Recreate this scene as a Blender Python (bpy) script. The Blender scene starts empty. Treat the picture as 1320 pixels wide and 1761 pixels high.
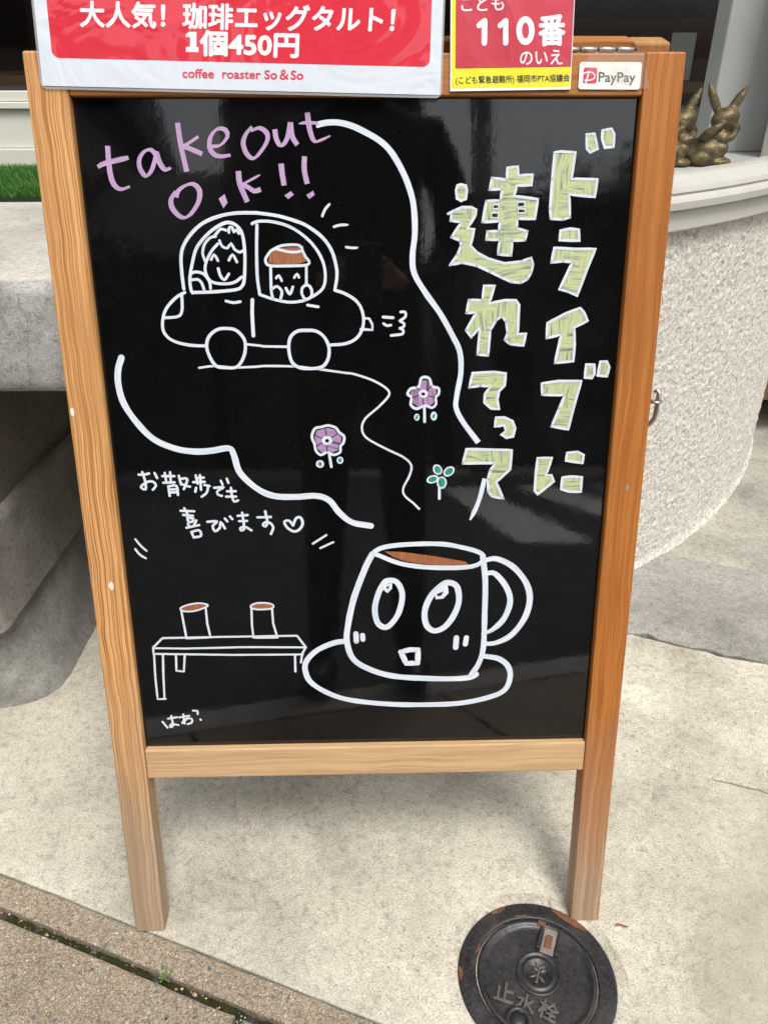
import bpy, bmesh, math, random
import numpy as np
from mathutils import Vector, Matrix, noise as mnoise
from mathutils.geometry import tessellate_polygon
random.seed(7); rng = np.random.default_rng(7)
R = math.radians
scene = bpy.context.scene
COL = scene.collection

# ------------------------------------------------------------------ camera
F_PX = 1350.0                         # focal length in pixels of the 1320 x 1761 photograph
CAM_R = Matrix(((0.99967203, 0.01186604, -0.02269407),
                (-0.02557596, 0.50764338, -0.86118759),
                (0.00130161, 0.86148557, 0.50778038)))
CAM_C = Vector((0.30303, -0.604934, 0.980989))
cd = bpy.data.cameras.new("camera"); cam = bpy.data.objects.new("camera", cd); COL.objects.link(cam)
cam.matrix_world = Matrix.Translation(CAM_C) @ CAM_R.to_4x4()
cd.sensor_fit = 'VERTICAL'; cd.sensor_height = 32.0; cd.lens = F_PX / 1761 * 32.0
cd.clip_start = 0.02; cd.clip_end = 500
scene.camera = cam

# ------------------------------------------------------------------ sky, sun, exposure
SUN_EL, SUN_AZ = R(62), R(200)
w = bpy.data.worlds.new("World"); scene.world = w; w.use_nodes = True
nt = w.node_tree; bg = nt.nodes['Background']
sky = nt.nodes.new('ShaderNodeTexSky'); sky.sky_type = 'NISHITA'; sky.sun_disc = False
sky.sun_elevation = SUN_EL; sky.sun_rotation = SUN_AZ; sky.air_density = 1.0; sky.dust_density = 4.0; sky.ozone_density = 1.0
hs = nt.nodes.new('ShaderNodeHueSaturation'); hs.inputs['Saturation'].default_value = 0.16
nt.links.new(sky.outputs[0], hs.inputs['Color']); nt.links.new(hs.outputs[0], bg.inputs['Color'])
bg.inputs['Strength'].default_value = 0.15
sd = bpy.data.lights.new("sun", 'SUN'); sun = bpy.data.objects.new("sun", sd); COL.objects.link(sun)
sd.energy = 1.5; sd.angle = R(17); sd.color = (1.0, 0.955, 0.89)
# the light comes from behind the camera and a little to the right, high up
sdir = Vector((math.cos(SUN_EL) * math.sin(R(160)), math.cos(SUN_EL) * math.cos(R(160)), math.sin(SUN_EL)))
sun.rotation_euler = sdir.to_track_quat('Z', 'Y').to_euler(); sun.location = (0.5, -3, 6)
sky.sun_rotation = math.atan2(sdir.x, sdir.y)
vs = scene.view_settings
vs.view_transform = 'Standard'; vs.look = 'None'; vs.gamma = 1; vs.use_curve_mapping = False; vs.exposure = 0.64

# ------------------------------------------------------------------ helpers
def tag(o, label=None, cat=None, group=None, kind=None):
    if label: o['label'] = label
    if cat: o['category'] = cat
    if group: o['group'] = group
    if kind: o['kind'] = kind
    return o
def empty(name, loc=(0, 0, 0), label=None, cat=None, group=None):
    o = bpy.data.objects.new(name, None); COL.objects.link(o); o.location = loc; o.empty_display_size = .05
    return tag(o, label, cat, group)
def link(name, me, parent=None, mat=None):
    o = bpy.data.objects.new(name, me); COL.objects.link(o)
    if parent: o.parent = parent
    if mat is not None:
        for m in (mat if isinstance(mat, (list, tuple)) else [mat]): me.materials.append(m)
    return o
def from_bm(name, bm, mat, parent=None, mtx=None, smooth=False):
    me = bpy.data.meshes.new(name)
    if mtx is not None: bm.transform(mtx)
    bm.to_mesh(me); bm.free()
    if smooth:
        for p in me.polygons: p.use_smooth = True
    return link(name, me, parent, mat)
class BM:
    """small wrapper that collects shapes into one bmesh"""
    def __init__(s): s.bm = bmesh.new(); s.uv = s.bm.loops.layers.uv.new('UVMap')
    def box(s, lo, hi, bevel=0, grain=None, off=None, mi=0):
        lo = Vector(lo); hi = Vector(hi)
        vs_ = [s.bm.verts.new((x, y, z)) for x in (lo.x, hi.x) for y in (lo.y, hi.y) for z in (lo.z, hi.z)]
        idx = [(0, 1, 3, 2), (4, 6, 7, 5), (0, 4, 5, 1), (2, 3, 7, 6), (0, 2, 6, 4), (1, 5, 7, 3)]
        fs = [s.bm.faces.new([vs_[i] for i in f]) for f in idx]
        if bevel:
            es = list({e for f in fs for e in f.edges})
            r = bmesh.ops.bevel(s.bm, geom=es, offset=bevel, segments=2, profile=.5, affect='EDGES')
            fs = list({f for v in r['verts'] for f in v.link_faces} | set(f for f in fs if f.is_valid))
        off = off or (random.random() * 3, random.random() * 3)
        for f in fs:
            f.material_index = mi; f.normal_update(); n = f.normal
            for l in f.loops:
                c = l.vert.co
                if grain is not None:
                    ax = [0, 1, 2]; ax.remove(grain)
                    if abs(n[ax[0]]) > abs(n[ax[1]]): a = c[ax[1]] + .37
                    else: a = c[ax[0]]
                    l[s.uv].uv = (a + off[0], c[grain] + off[1])
        return s
    def tube(s, pts, rad, seg=10, closed=False, mi=0):
        pts = [Vector(p) for p in pts]; n = len(pts); rings = []
        up = Vector((0.13, .21, .97)).normalized()
        for i, p in enumerate(pts):
            a = pts[(i - 1) % n] if (closed or i > 0) else p; b = pts[(i + 1) % n] if (closed or i < n - 1) else p
            t = (b - a).normalized(); x = t.cross(up)
            if x.length < .05: x = t.cross(Vector((1, 0, 0)))
            x.normalize(); y = t.cross(x)
            r = rad[i] if isinstance(rad, (list, tuple)) else rad
            rings.append([s.bm.verts.new(p + (x * math.cos(2 * math.pi * k / seg) + y * math.sin(2 * math.pi * k / seg)) * r) for k in range(seg)])
        m = n if closed else n - 1
        for i in range(m):
            A, B = rings[i], rings[(i + 1) % n]
            for k in range(seg):
                f = s.bm.faces.new((A[k], A[(k + 1) % seg], B[(k + 1) % seg], B[k])); f.smooth = True; f.material_index = mi
        if not closed:
            s.bm.faces.new(rings[0][::-1]); s.bm.faces.new(rings[-1])
        return s
    def lathe(s, prof, seg=64, c=(0, 0), mi=0, smooth=True):
        rings = []
        for r, z in prof:
            if r < 1e-6: rings.append([s.bm.verts.new((c[0], c[1], z))])
            else: rings.append([s.bm.verts.new((c[0] + r * math.cos(2 * math.pi * k / seg), c[1] + r * math.sin(2 * math.pi * k / seg), z)) for k in range(seg)])
        for A, B in zip(rings, rings[1:]):
            for k in range(seg):
                q = [A[k % len(A)], A[(k + 1) % len(A)], B[(k + 1) % len(B)], B[k % len(B)]]
                q = [v for i, v in enumerate(q) if v not in q[:i]]
                if len(q) >= 3:
                    try: f = s.bm.faces.new(q); f.smooth = smooth; f.material_index = mi
                    except ValueError: pass
        return s
    def done(s, name, mat, parent=None, mtx=None, loc=None):
        bmesh.ops.recalc_face_normals(s.bm, faces=s.bm.faces)
        me = bpy.data.meshes.new(name); s.bm.to_mesh(me); s.bm.free()
        o = link(name, me, parent, mat)
        if mtx is not None: o.matrix_local = mtx
        if loc is not None: o.location = loc
        return o

# ------------------------------------------------------------------ materials
class MT:
    """a tiny node graph writer round one Principled BSDF"""
    def __init__(s, name, rough=.6, base=(.5, .5, .5), metal=0, spec=.5):
        s.m = bpy.data.materials.new(name); s.m.use_nodes = True; s.nt = s.m.node_tree; s.p = s.nt.nodes['Principled BSDF']
        s.p.inputs['Roughness'].default_value = rough; s.p.inputs['Base Color'].default_value = (*base, 1)
        s.p.inputs['Metallic'].default_value = metal; s.p.inputs['Specular IOR Level'].default_value = spec
        s.tc = s.n('ShaderNodeTexCoord')
    def n(s, t, **kw):
        x = s.nt.nodes.new(t)
        for k, v in kw.items(): setattr(x, k, v)
        return x
    def l(s, a, b): s.nt.links.new(a, b)
    def map(s, src='Object', scale=(1, 1, 1), loc=(0, 0, 0), rot=(0, 0, 0)):
        m = s.n('ShaderNodeMapping'); s.l(s.tc.outputs[src], m.inputs[0])
        m.inputs['Scale'].default_value = scale; m.inputs['Location'].default_value = loc; m.inputs['Rotation'].default_value = rot
        return m.outputs[0]
    def noise(s, v, scale, detail=4, rough=.6, dist=0, out=0):
        x = s.n('ShaderNodeTexNoise'); s.l(v, x.inputs['Vector']); x.inputs['Scale'].default_value = scale
        x.inputs['Detail'].default_value = detail; x.inputs['Roughness'].default_value = rough; x.inputs['Distortion'].default_value = dist
        return x.outputs[out]
    def voro(s, v, scale, feat='F1', out='Distance'):
        x = s.n('ShaderNodeTexVoronoi', feature=feat); s.l(v, x.inputs['Vector']); x.inputs['Scale'].default_value = scale
        return x.outputs[out]
    def ramp(s, f, stops, interp='LINEAR'):
        r = s.n('ShaderNodeValToRGB'); r.color_ramp.interpolation = interp; e = r.color_ramp.elements
        while len(e) < len(stops): e.new(.5)
        for q, (p, c) in zip(e, stops): q.position = p; q.color = (*c, 1) if len(c) == 3 else c
        s.l(f, r.inputs[0]); return r.outputs[0]
    def rv(s, f, a, b): return s.ramp(f, [(a, (0, 0, 0)), (b, (1, 1, 1))])
    def mix(s, fac, a, b, mode='MIX'):
        x = s.n('ShaderNodeMix', data_type='RGBA', blend_type=mode)
        for sock, v in ((0, fac), (6, a), (7, b)):
            if isinstance(v, (int, float)): x.inputs[sock].default_value = v
            elif isinstance(v, tuple): x.inputs[sock].default_value = (*v, 1)
            else: s.l(v, x.inputs[sock])
        return x.outputs[2]
    def math(s, op, a, b=0.0, c=None):
        x = s.n('ShaderNodeMath', operation=op)
        for i, v in enumerate((a, b) if c is None else (a, b, c)):
            if isinstance(v, (int, float)): x.inputs[i].default_value = v
            else: s.l(v, x.inputs[i])
        return x.outputs[0]
    def sep(s, v):
        x = s.n('ShaderNodeSeparateXYZ'); s.l(v, x.inputs[0]); return x.outputs
    def comb(s, x_, y_, z_=0.0):
        x = s.n('ShaderNodeCombineXYZ')
        for i, v in enumerate((x_, y_, z_)):
            if isinstance(v, (int, float)): x.inputs[i].default_value = v
            else: s.l(v, x.inputs[i])
        return x.outputs[0]
    def col(s, c): s.l(c, s.p.inputs['Base Color']); return s
    def rough(s, c): s.l(c, s.p.inputs['Roughness']); return s
    def bump(s, h, dist=.001, strength=1.0):
        b = s.n('ShaderNodeBump'); b.inputs['Distance'].default_value = dist; b.inputs['Strength'].default_value = strength
        s.l(h, b.inputs['Height'])
        prev = s.p.inputs['Normal'].links
        if prev: s.l(prev[0].from_socket, b.inputs['Normal'])
        s.l(b.outputs[0], s.p.inputs['Normal']); return s

def plain(name, c, rough=.6, metal=0, spec=.5): return MT(name, rough, c, metal, spec).m

def wood(name, light, dark, contrast=.8, weather=None, gloss=.42, lines=170.0, grey=(.50, .40, .29), wz=(.10, .34)):
    """long-grained softwood; UV is in metres, x across and y along the grain"""
    t = MT(name, gloss, spec=.28)
    uv = t.map('UV')
    x, y, z = t.sep(uv)
    wob = t.noise(t.comb(t.math('MULTIPLY', x, 5.0), t.math('MULTIPLY', y, 4.5)), 1.0, 3, .55)
    wob2 = t.noise(t.comb(t.math('MULTIPLY', x, 60.0), t.math('MULTIPLY', y, 22.0)), 1.0, 2, .5)
    xx = t.math('ADD', x, t.math('MULTIPLY', wob, .024))
    xx = t.math('ADD', xx, t.math('MULTIPLY', wob2, .0014))
    ring = t.noise(t.comb(t.math('MULTIPLY', xx, lines), t.math('MULTIPLY', y, 1.3)), 1.0, 3, .62)
    fine = t.noise(t.comb(t.math('MULTIPLY', xx, 1300.0), t.math('MULTIPLY', y, 22.0)), 1.0, 2, .6)
    big = t.noise(t.comb(t.math('MULTIPLY', x, 22.0), t.math('MULTIPLY', y, 5.0)), 1.0, 4, .6)
    mid = tuple((a * .55 + b * .45) for a, b in zip(light, dark))
    c = t.ramp(ring, [(.36, light), (.455, light), (.50, mid), (.53, dark), (.545, dark), (.57, mid), (.60, light), (.72, mid)])
    c = t.mix(1 - contrast, c, mid)
    c = t.mix(t.math('MULTIPLY', t.rv(fine, .45, .75), .35), c, dark)
    c = t.mix(t.math('MULTIPLY', t.rv(big, .44, .64), .55), c, dark)
    c = t.mix(t.math('MULTIPLY', t.rv(big, .3, .6), .25), c, light)
    if weather:      # the finish has worn off towards the feet, and in patches
        zz = t.sep(t.map('Object'))[2 if weather == 'z' else 1]
        m = t.math('ADD', zz, t.math('MULTIPLY', t.noise(t.comb(t.math('MULTIPLY', x, 40.0), t.math('MULTIPLY', y, 6.0)), 1.0, 4), .22))
        fac = t.ramp(m, [(wz[0] + .10, (1, 1, 1)), (wz[1] + .13, (0, 0, 0))])
        gc = t.ramp(ring, [(.40, grey), (.60, tuple(v * .60 for v in grey)), (.72, grey)])
        gc = t.mix(t.math('MULTIPLY', t.rv(fine, .45, .8), .4), gc, tuple(v * .55 for v in grey))
        c = t.mix(t.math('MULTIPLY', fac, .85), c, gc)
    t.col(c)
    t.rough(t.ramp(fine, [(.3, (gloss,) * 3), (.8, (min(1, gloss + .25),) * 3)]))
    t.bump(t.math('ADD', ring, t.math('MULTIPLY', fine, .5)), .0006, .55)
    return t.m

def concrete(name, c1, c2, c3, scale=1.0, speck=.5, bump=.0012, src='Object', stain=None, speck_col=(.05, .048, .045)):
    t = MT(name, .86, spec=.3); v = t.map(src)
    a = t.noise(v, 3.2 * scale, 8, .68, .3); b = t.noise(v, 17 * scale, 7, .72, .2); g = t.noise(v, 420 * scale, 3, .7); g2 = t.noise(v, 160 * scale, 5, .75)
    c = t.ramp(a, [(.36, c2), (.50, c1), (.64, c3)])
    c = t.mix(t.math('MULTIPLY', t.rv(b, .46, .66), .6), c, c3)
    c = t.mix(t.math('MULTIPLY', t.rv(b, .55, .28), .35), c, c2)
    gg = t.ramp(g, [(.30, (.45, .44, .42)), (.5, (1, 1, 1)), (.70, (1.35, 1.35, 1.32))])
    c = t.mix(.85, c, gg, 'MULTIPLY')
    c = t.mix(.9, c, t.ramp(t.noise(v, 85 * scale, 7, .82, .5), [(.34, (.52, .50, .46)), (.46, (.95, .95, .94)), (.56, (1.04, 1.04, 1.03)), (.68, (1.22, 1.22, 1.2))]), 'MULTIPLY')
    sp = t.math('MULTIPLY', t.ramp(g2, [(.33, (1, 1, 1)), (.41, (0, 0, 0))]), t.rv(t.noise(v, 9 * scale, 4), .38, .62))
    c = t.mix(t.math('MULTIPLY', sp, speck), c, speck_col)
    if stain: c = t.mix(t.math('MULTIPLY', t.rv(t.noise(v, stain[1], 5, .6, .8), .5, .72), stain[2]), c, stain[0])
    t.col(c); t.rough(t.ramp(b, [(.3, (.72,) * 3), (.7, (.92,) * 3)]))
    t.bump(b, bump * 2.5, .5); t.bump(g2, bump, .8); t.bump(g, bump * .5, .8)
    return t.m

M = {}
M['apron'] = concrete('pale_worn_concrete', (.49, .455, .38), (.33, .305, .25), (.62, .585, .50), 1.0, .95, .0012, stain=((.30, .27, .205), 1.9, .65))
M['strip'] = concrete('buff_concrete', (.36, .34, .295), (.24, .226, .197), (.46, .435, .38), 1.0, .8)
M['slate'] = concrete('smooth_grey_concrete', (.285, .275, .25), (.20, .193, .176), (.37, .36, .33), .9, .5, .001)
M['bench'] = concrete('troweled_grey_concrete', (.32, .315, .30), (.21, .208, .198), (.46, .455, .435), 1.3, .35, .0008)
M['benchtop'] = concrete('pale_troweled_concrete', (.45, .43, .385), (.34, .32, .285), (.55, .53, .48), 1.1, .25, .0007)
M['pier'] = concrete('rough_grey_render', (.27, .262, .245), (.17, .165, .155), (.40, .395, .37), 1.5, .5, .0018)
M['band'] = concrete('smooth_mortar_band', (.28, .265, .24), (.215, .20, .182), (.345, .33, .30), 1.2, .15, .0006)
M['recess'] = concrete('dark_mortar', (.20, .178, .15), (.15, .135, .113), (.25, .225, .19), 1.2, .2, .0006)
M['aggregate'] = concrete('exposed_aggregate', (.31, .265, .20), (.19, .16, .125), (.44, .39, .31), 2.2, .9, .0025, speck_col=(.07, .07, .07))
def aggregate():
    t = MT('sandy_aggregate', .85, spec=.3); v = t.map('Object')
    c1 = t.sep(t.voro(v, 620, out='Color'))[0]; c2 = t.sep(t.voro(v, 330, out='Color'))[0]; d1 = t.voro(v, 620); a = t.noise(v, 6, 6, .7); b = t.noise(v, 45, 5, .7)
    c = t.ramp(c1, [(0, (.10, .085, .065)), (.22, (.27, .20, .125)), (.5, (.36, .30, .22)), (.8, (.50, .44, .36)), (1, (.66, .62, .55))])
    e = t.ramp(c2, [(0, (.10, .10, .10)), (.10, (.30, .225, .15)), (.55, (.37, .31, .23)), (1, (.48, .42, .34))], 'CONSTANT')
    c = t.mix(.38, c, e); c = t.mix(t.math('MULTIPLY', t.rv(d1, .45, .8), .45), c, (.16, .13, .095))
    c = t.mix(.75, c, t.ramp(a, [(.3, (.72, .70, .66)), (.6, (1.05, 1.03, 1.0)), (.75, (1.2, 1.18, 1.12))]), 'MULTIPLY')
    c = t.mix(t.math('MULTIPLY', t.rv(b, .5, .75), .35), c, (.20, .17, .13))
    t.col(c); t.bump(d1, .0016, .8); t.bump(b, .002, .4); return t.m
M['aggregate'] = aggregate()
M['dirt'] = concrete('dark_grit', (.07, .062, .05), (.035, .032, .026), (.13, .12, .10), 3, .5, .002)
M['asphalt'] = concrete('asphalt', (.055, .055, .056), (.04, .04, .04), (.08, .08, .08), 1.5, .5, .003)
M['kerbstone'] = concrete('kerb_concrete', (.38, .37, .35), (.28, .27, .25), (.48, .47, .44), 1.0, .5)
M['road_paint'] = plain('road_paint', (.75, .75, .72), .6)

def stucco():
    t = MT('rough_cast_stucco', .85, spec=.3); v = t.map('Object')
    a = t.noise(v, 115, 5, .70, 1.4); b = t.noise(v, 14, 6, .7); g = t.noise(v, 520, 3, .7)
    c = t.ramp(a, [(.34, (.26, .225, .165)), (.42, (.56, .52, .445)), (.52, (.78, .755, .69)), (.8, (.84, .825, .78))])
    c = t.mix(t.math('MULTIPLY', t.rv(b, .5, .75), .28), c, (.42, .36, .28))
    c = t.mix(.6, c, t.ramp(g, [(.3, (.75, .75, .74)), (.6, (1.08, 1.08, 1.08))]), 'MULTIPLY')
    t.col(c); t.bump(a, .0042, 1.0); t.bump(g, .0012, .9); return t.m
M['stucco'] = stucco()

def painted(name, c, dirt=(.35, .32, .27), amt=.25, rough=.42):
    t = MT(name, rough); v = t.map('Object')
    n = t.noise(v, 9, 6, .65, .4); g = t.noise(v, 60, 4, .7)
    k = t.mix(t.math('MULTIPLY', t.rv(n, .48, .8), amt), c, dirt)
    k = t.mix(t.math('MULTIPLY', t.rv(g, .55, .8), amt * .5), k, dirt)
    t.col(k); t.bump(g, .0004, .4); return t.m
M['sill'] = painted('white_painted_sill', (.46, .45, .41), amt=.4)
M['cream'] = painted('cream_metal', (.64, .63, .555), amt=.12, rough=.3)
M['inner'] = painted('grey_white_plaster', (.44, .45, .44), amt=.1, rough=.7)
M['wall_dark'] = painted('dark_brown_wall', (.15, .10, .065), dirt=(.24, .17, .11), amt=.6, rough=.6)
M['floor_dark'] = painted('brown_floor', (.12, .075, .045), dirt=(.05, .035, .025), amt=.7, rough=.4)
M['ceiling'] = plain('ceiling', (.3, .29, .27), .8)
M['soffit'] = plain('soffit', (.45, .44, .42), .8)
M['furn'] = wood('brown_furniture', (.20, .11, .055), (.10, .05, .025), .7)
M['stileL'] = wood('honey_softwood', (.66, .365, .145), (.25, .082, .016), 1.0, 'y', .45, 300, (.44, .335, .235), (.12, .36))
M['stileR'] = wood('amber_softwood', (.47, .18, .038), (.20, .052, .010), .60, 'y', .42, 210, (.42, .31, .21), (.06, .30))
M['railT'] = wood('rail_softwood', (.43, .185, .05), (.25, .08, .018), .6, None, .42, 170)
M['railB'] = wood('bleached_softwood', (.58, .40, .225), (.36, .20, .09), .6, None, .5, 150)
M['rear'] = wood('rear_softwood', (.44, .24, .10), (.26, .115, .04), .6, 'y', .5, 150)

def blackboard():
    t = MT('gloss_black_panel', .045, (.0035, .0035, .004), spec=.66); v = t.map('Object')
    a = t.noise(v, 26, 4, .6, .8); b = t.noise(t.map('Object', (260, 16, 16)), 1, 3, .6)
    sm = t.noise(v, 11, 6, .7, 1.2)
    dust = t.ramp(t.noise(v, 620, 2, .5), [(.70, (0, 0, 0)), (.75, (1, 1, 1))])
    t.col(t.mix(t.math('MULTIPLY', dust, .14), t.mix(t.rv(sm, .55, .85), (.0032, .0032, .0036), (.008, .0078, .0078)), (.25, .25, .25)))
    t.rough(t.ramp(sm, [(.35, (.022,) * 3), (.75, (.07,) * 3)]))
    t.bump(a, .0005, .10); t.bump(b, .0002, .05)
    return t.m
M['panel'] = blackboard()

def marker(name, c, c2, dark=(.02, .02, .02), gap=.0, streak=16.0):
    """paint marker: streaks run along the stroke (UV x across, y along in metres)"""
    t = MT(name, .45, spec=.4); x, y, z = t.sep(t.map('UV'))
    s1 = t.noise(t.comb(t.math('MULTIPLY', x, 5.0), t.math('MULTIPLY', y, streak)), 1.0, 4, .7)
    s2 = t.noise(t.comb(t.math('MULTIPLY', x, 11.0), t.math('MULTIPLY', y, streak * .8)), 1.0, 2, .6)
    k = t.mix(t.rv(s1, .43, .57), c, c2)
    if gap: k = t.mix(t.math('MULTIPLY', t.rv(s2, .50, .62), gap), k, dark)
    t.col(k); t.bump(s2, .0002, .4); return t.m
M['mw'] = marker('white_marker', (.56, .62, .70), (.70, .73, .77), (.28, .33, .40), .40)
M['mp'] = marker('pink_marker', (.56, .35, .55), (.38, .27, .44), (.24, .18, .30), .6)
M['mbr'] = marker('brown_marker', (.36, .135, .06), (.28, .10, .045), (.12, .05, .03), .5, 30)
M['mteal'] = marker('green_marker', (.04, .30, .21), (.03, .22, .16), (.01, .06, .05), .6, 60)
def hatch(name, a, b, dark, lo=.46, hi=.60):
    """area coloured in with a translucent paint marker: loose strokes with the black showing between"""
    t = MT(name, .5, spec=.4); v = t.map('Object')
    wv = t.noise(v, 14, 2, .5, out=1); vv = t.n('ShaderNodeVectorMath', operation='SCALE'); t.l(wv, vv.inputs[0]); vv.inputs['Scale'].default_value = .02
    va = t.n('ShaderNodeVectorMath', operation='ADD'); t.l(v, va.inputs[0]); t.l(vv.outputs[0], va.inputs[1])
    m1 = t.n('ShaderNodeMapping'); t.l(va.outputs[0], m1.inputs[0]); m1.inputs['Scale'].default_value = (420, 26, 1); m1.inputs['Rotation'].default_value = (0, 0, .12)
    m2 = t.n('ShaderNodeMapping'); t.l(va.outputs[0], m2.inputs[0]); m2.inputs['Scale'].default_value = (30, 380, 1)
    sel = t.rv(t.noise(v, 38, 1, .5), .47, .53)
    n1 = t.noise(m1.outputs[0], 1, 2, .5); n2 = t.noise(m2.outputs[0], 1, 2, .5)
    s_ = t.mix(sel, n1, n2)
    k = t.ramp(s_, [(.30, dark), (.42, b), (.56, a), (.74, b)])
    k = t.mix(t.math('MULTIPLY', t.rv(t.noise(v, 120, 3, .6), .64, .74), .6), k, dark)
    t.col(k); return t.m
M['mg'] = hatch('yellow_green_fill', (.50, .54, .255), (.33, .38, .25), (.15, .185, .155))
M['mpink'] = hatch('pink_fill', (.40, .24, .42), (.28, .17, .31), (.05, .03, .06))
M['black_mark'] = plain('black_mark', (.01, .01, .011), .3)

def glossy_print(name, c, rough=.14):
    t = MT(name, rough, c); v = t.map('Object')
    t.col(t.mix(t.math('MULTIPLY', t.rv(t.noise(v, 240, 4, .7), .4, .7), .10), c, tuple(min(1, q * 1.5 + .02) for q in c)))
    t.bump(t.noise(v, 13, 3, .55, .8), .0045, .55); return t.m
M['paper'] = glossy_print('laminated_white', (.60, .64, .70), .12)
M['red'] = glossy_print('laminated_red', (.60, .035, .055), .06)
M['inkw'] = glossy_print('print_white', (.74, .74, .76), .12)
M['inkr'] = glossy_print('print_red_text', (.62, .05, .08), .12)
M['nred'] = glossy_print('notice_red', (.48, .03, .055), .35)
M['nyel'] = glossy_print('notice_yellow', (.72, .64, .015), .35)
M['nwht'] = glossy_print('notice_white', (.80, .81, .78), .35)
M['ink'] = plain('black_ink', (.03, .03, .03), .4)
M['srd'] = plain('sticker_red', (.62, .04, .08), .3)
def film(name, rough=.08, tint=(.93, .94, .95), amt=.10, hazy=.12):
    m = bpy.data.materials.new(name); m.use_nodes = True; n = m.node_tree; n.nodes.clear()
    o = n.nodes.new('ShaderNodeOutputMaterial'); tr = n.nodes.new('ShaderNodeBsdfTransparent'); tr.inputs[0].default_value = (*tint, 1)
    gl = n.nodes.new('ShaderNodeBsdfGlossy'); gl.inputs['Roughness'].default_value = rough
    df = n.nodes.new('ShaderNodeBsdfDiffuse'); df.inputs[0].default_value = (.8, .8, .8, 1)
    fr = n.nodes.new('ShaderNodeFresnel'); ge = n.nodes.new('ShaderNodeNewGeometry')
    ma = n.nodes.new('ShaderNodeMath'); ma.operation = 'MULTIPLY_ADD'; ma.inputs[1].default_value = 1 / 1.5 - 1.5; ma.inputs[2].default_value = 1.5     # same sheen from both sides of the thin sheet
    n.links.new(ge.outputs['Backfacing'], ma.inputs[0]); n.links.new(ma.outputs[0], fr.inputs[0])
    m1 = n.nodes.new('ShaderNodeMixShader'); m2 = n.nodes.new('ShaderNodeMixShader'); m1.inputs[0].default_value = hazy
    n.links.new(tr.outputs[0], m1.inputs[1]); n.links.new(df.outputs[0], m1.inputs[2])
    n.links.new(fr.outputs[0], m2.inputs[0]); n.links.new(m1.outputs[0], m2.inputs[1]); n.links.new(gl.outputs[0], m2.inputs[2])
    n.links.new(m2.outputs[0], o.inputs[0]); return m
M['film'] = film('clear_film', .12, (.93, .94, .95), hazy=.22)
M['tape'] = film('clear_tape', .15, (.975, .965, .94), hazy=.06)
M['glass'] = film('window_glass', .0, (.95, .96, .95), hazy=.0)
M['steel'] = plain('steel', (.55, .54, .52), .3, 1.0)
M['brass'] = plain('nickel_hinge', (.66, .62, .55), .35, .9)
def bronze():
    t = MT('aged_brass', .45, metal=.45); v = t.map('Object'); a = t.noise(v, 45, 5, .65); b = t.noise(v, 220, 4, .7)
    t.col(t.mix(t.rv(b, .4, .7), t.ramp(a, [(.3, (.06, .045, .022)), (.5, (.15, .11, .048)), (.72, (.36, .27, .12))]), (.075, .055, .03)))
    t.bump(a, .003, .8); t.bump(b, .0006, .6); return t.m
M['bronze'] = bronze()
def iron(name, rust=.35):
    t = MT(name, .36, spec=.5); v = t.map('Object'); a = t.noise(v, 34, 6, .7, .4); b = t.noise(v, 130, 5, .75); d = t.noise(v, 12, 3, .6)
    c = t.ramp(b, [(.3, (.010, .010, .012)), (.6, (.022, .022, .024)), (.8, (.06, .055, .05))])
    c = t.mix(t.math('MULTIPLY', t.rv(a, .62 - rust * .3, .72 - rust * .2), rust), c, (.13, .06, .028))
    c = t.mix(t.math('MULTIPLY', t.rv(d, .46, .7), .38), c, (.075, .07, .062))
    t.col(c); t.rough(t.ramp(b, [(.3, (.16,) * 3), (.75, (.5,) * 3)])); t.bump(b, .0012, .6); t.bump(a, .002, .4); return t.m
M['iron'] = iron('black_iron', .12)
M['ironrim'] = iron('worn_iron_rim', .22)
M['rust'] = concrete('rust', (.20, .085, .045), (.10, .045, .028), (.30, .15, .09), 6, .5, .0015)
M['ironpale'] = concrete('scuffed_iron', (.27, .23, .20), (.13, .09, .07), (.40, .36, .32), 8, .5, .0015)
M['cast'] = MT('highlight_cast_iron', .32, (.085, .078, .07)).m  # paler iron: highlights on the raised relief put into the colour
M['moss'] = concrete('moss', (.050, .058, .012), (.028, .034, .008), (.09, .095, .02), 6, .3, .004)
M['stone_dark'] = plain('dark_chip', (.12, .13, .14), .5)
M['stone_pale'] = plain('pale_chip', (.55, .52, .46), .7)
M['stone_tan'] = plain('tan_chip', (.42, .25, .12), .7)
M['leaf'] = plain('weed_leaf', (.13, .20, .06), .5)
M['petal'] = plain('dried_petal', (.20, .05, .07), .6)
def turf():
    t = MT('turf_blade', .5, spec=.35); oi = t.sep(t.map('UV'))
    t.col(t.ramp(oi[0], [(0, (.035, .11, .018)), (.5, (.06, .19, .03)), (.85, (.11, .27, .05)), (1, (.22, .30, .09))])); return t.m
M['turf'] = turf()
M['turfbase'] = plain('turf_backing', (.012, .018, .01), .9)
# ------------------------------------------------------------------ surveying: photograph pixel -> point on a real plane
def ray(px, py):
    return CAM_R @ Vector(((px - 660) / F_PX, -(py - 880.5) / F_PX, -1.0))
def on_ground(px, py, z=0.0):
    d = ray(px, py); return CAM_C + d * ((z - CAM_C.z) / d.z)
TAU, BW, BL = 0.218098, 0.60, 1.00369           # board tilt, outer width, leg length (metres)
BU, BV, BN = Vector((1, 0, 0)), Vector((0, math.sin(TAU), math.cos(TAU))), Vector((0, -math.cos(TAU), math.sin(TAU)))
BF = Matrix((BU, BV, BN)).transposed().to_4x4()
def on_board(px, py, w=0.0):
    d = ray(px, py); t = (w - CAM_C.dot(BN)) / d.dot(BN); p = CAM_C + d * t
    return Vector((p.dot(BU), p.dot(BV)))

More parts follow.
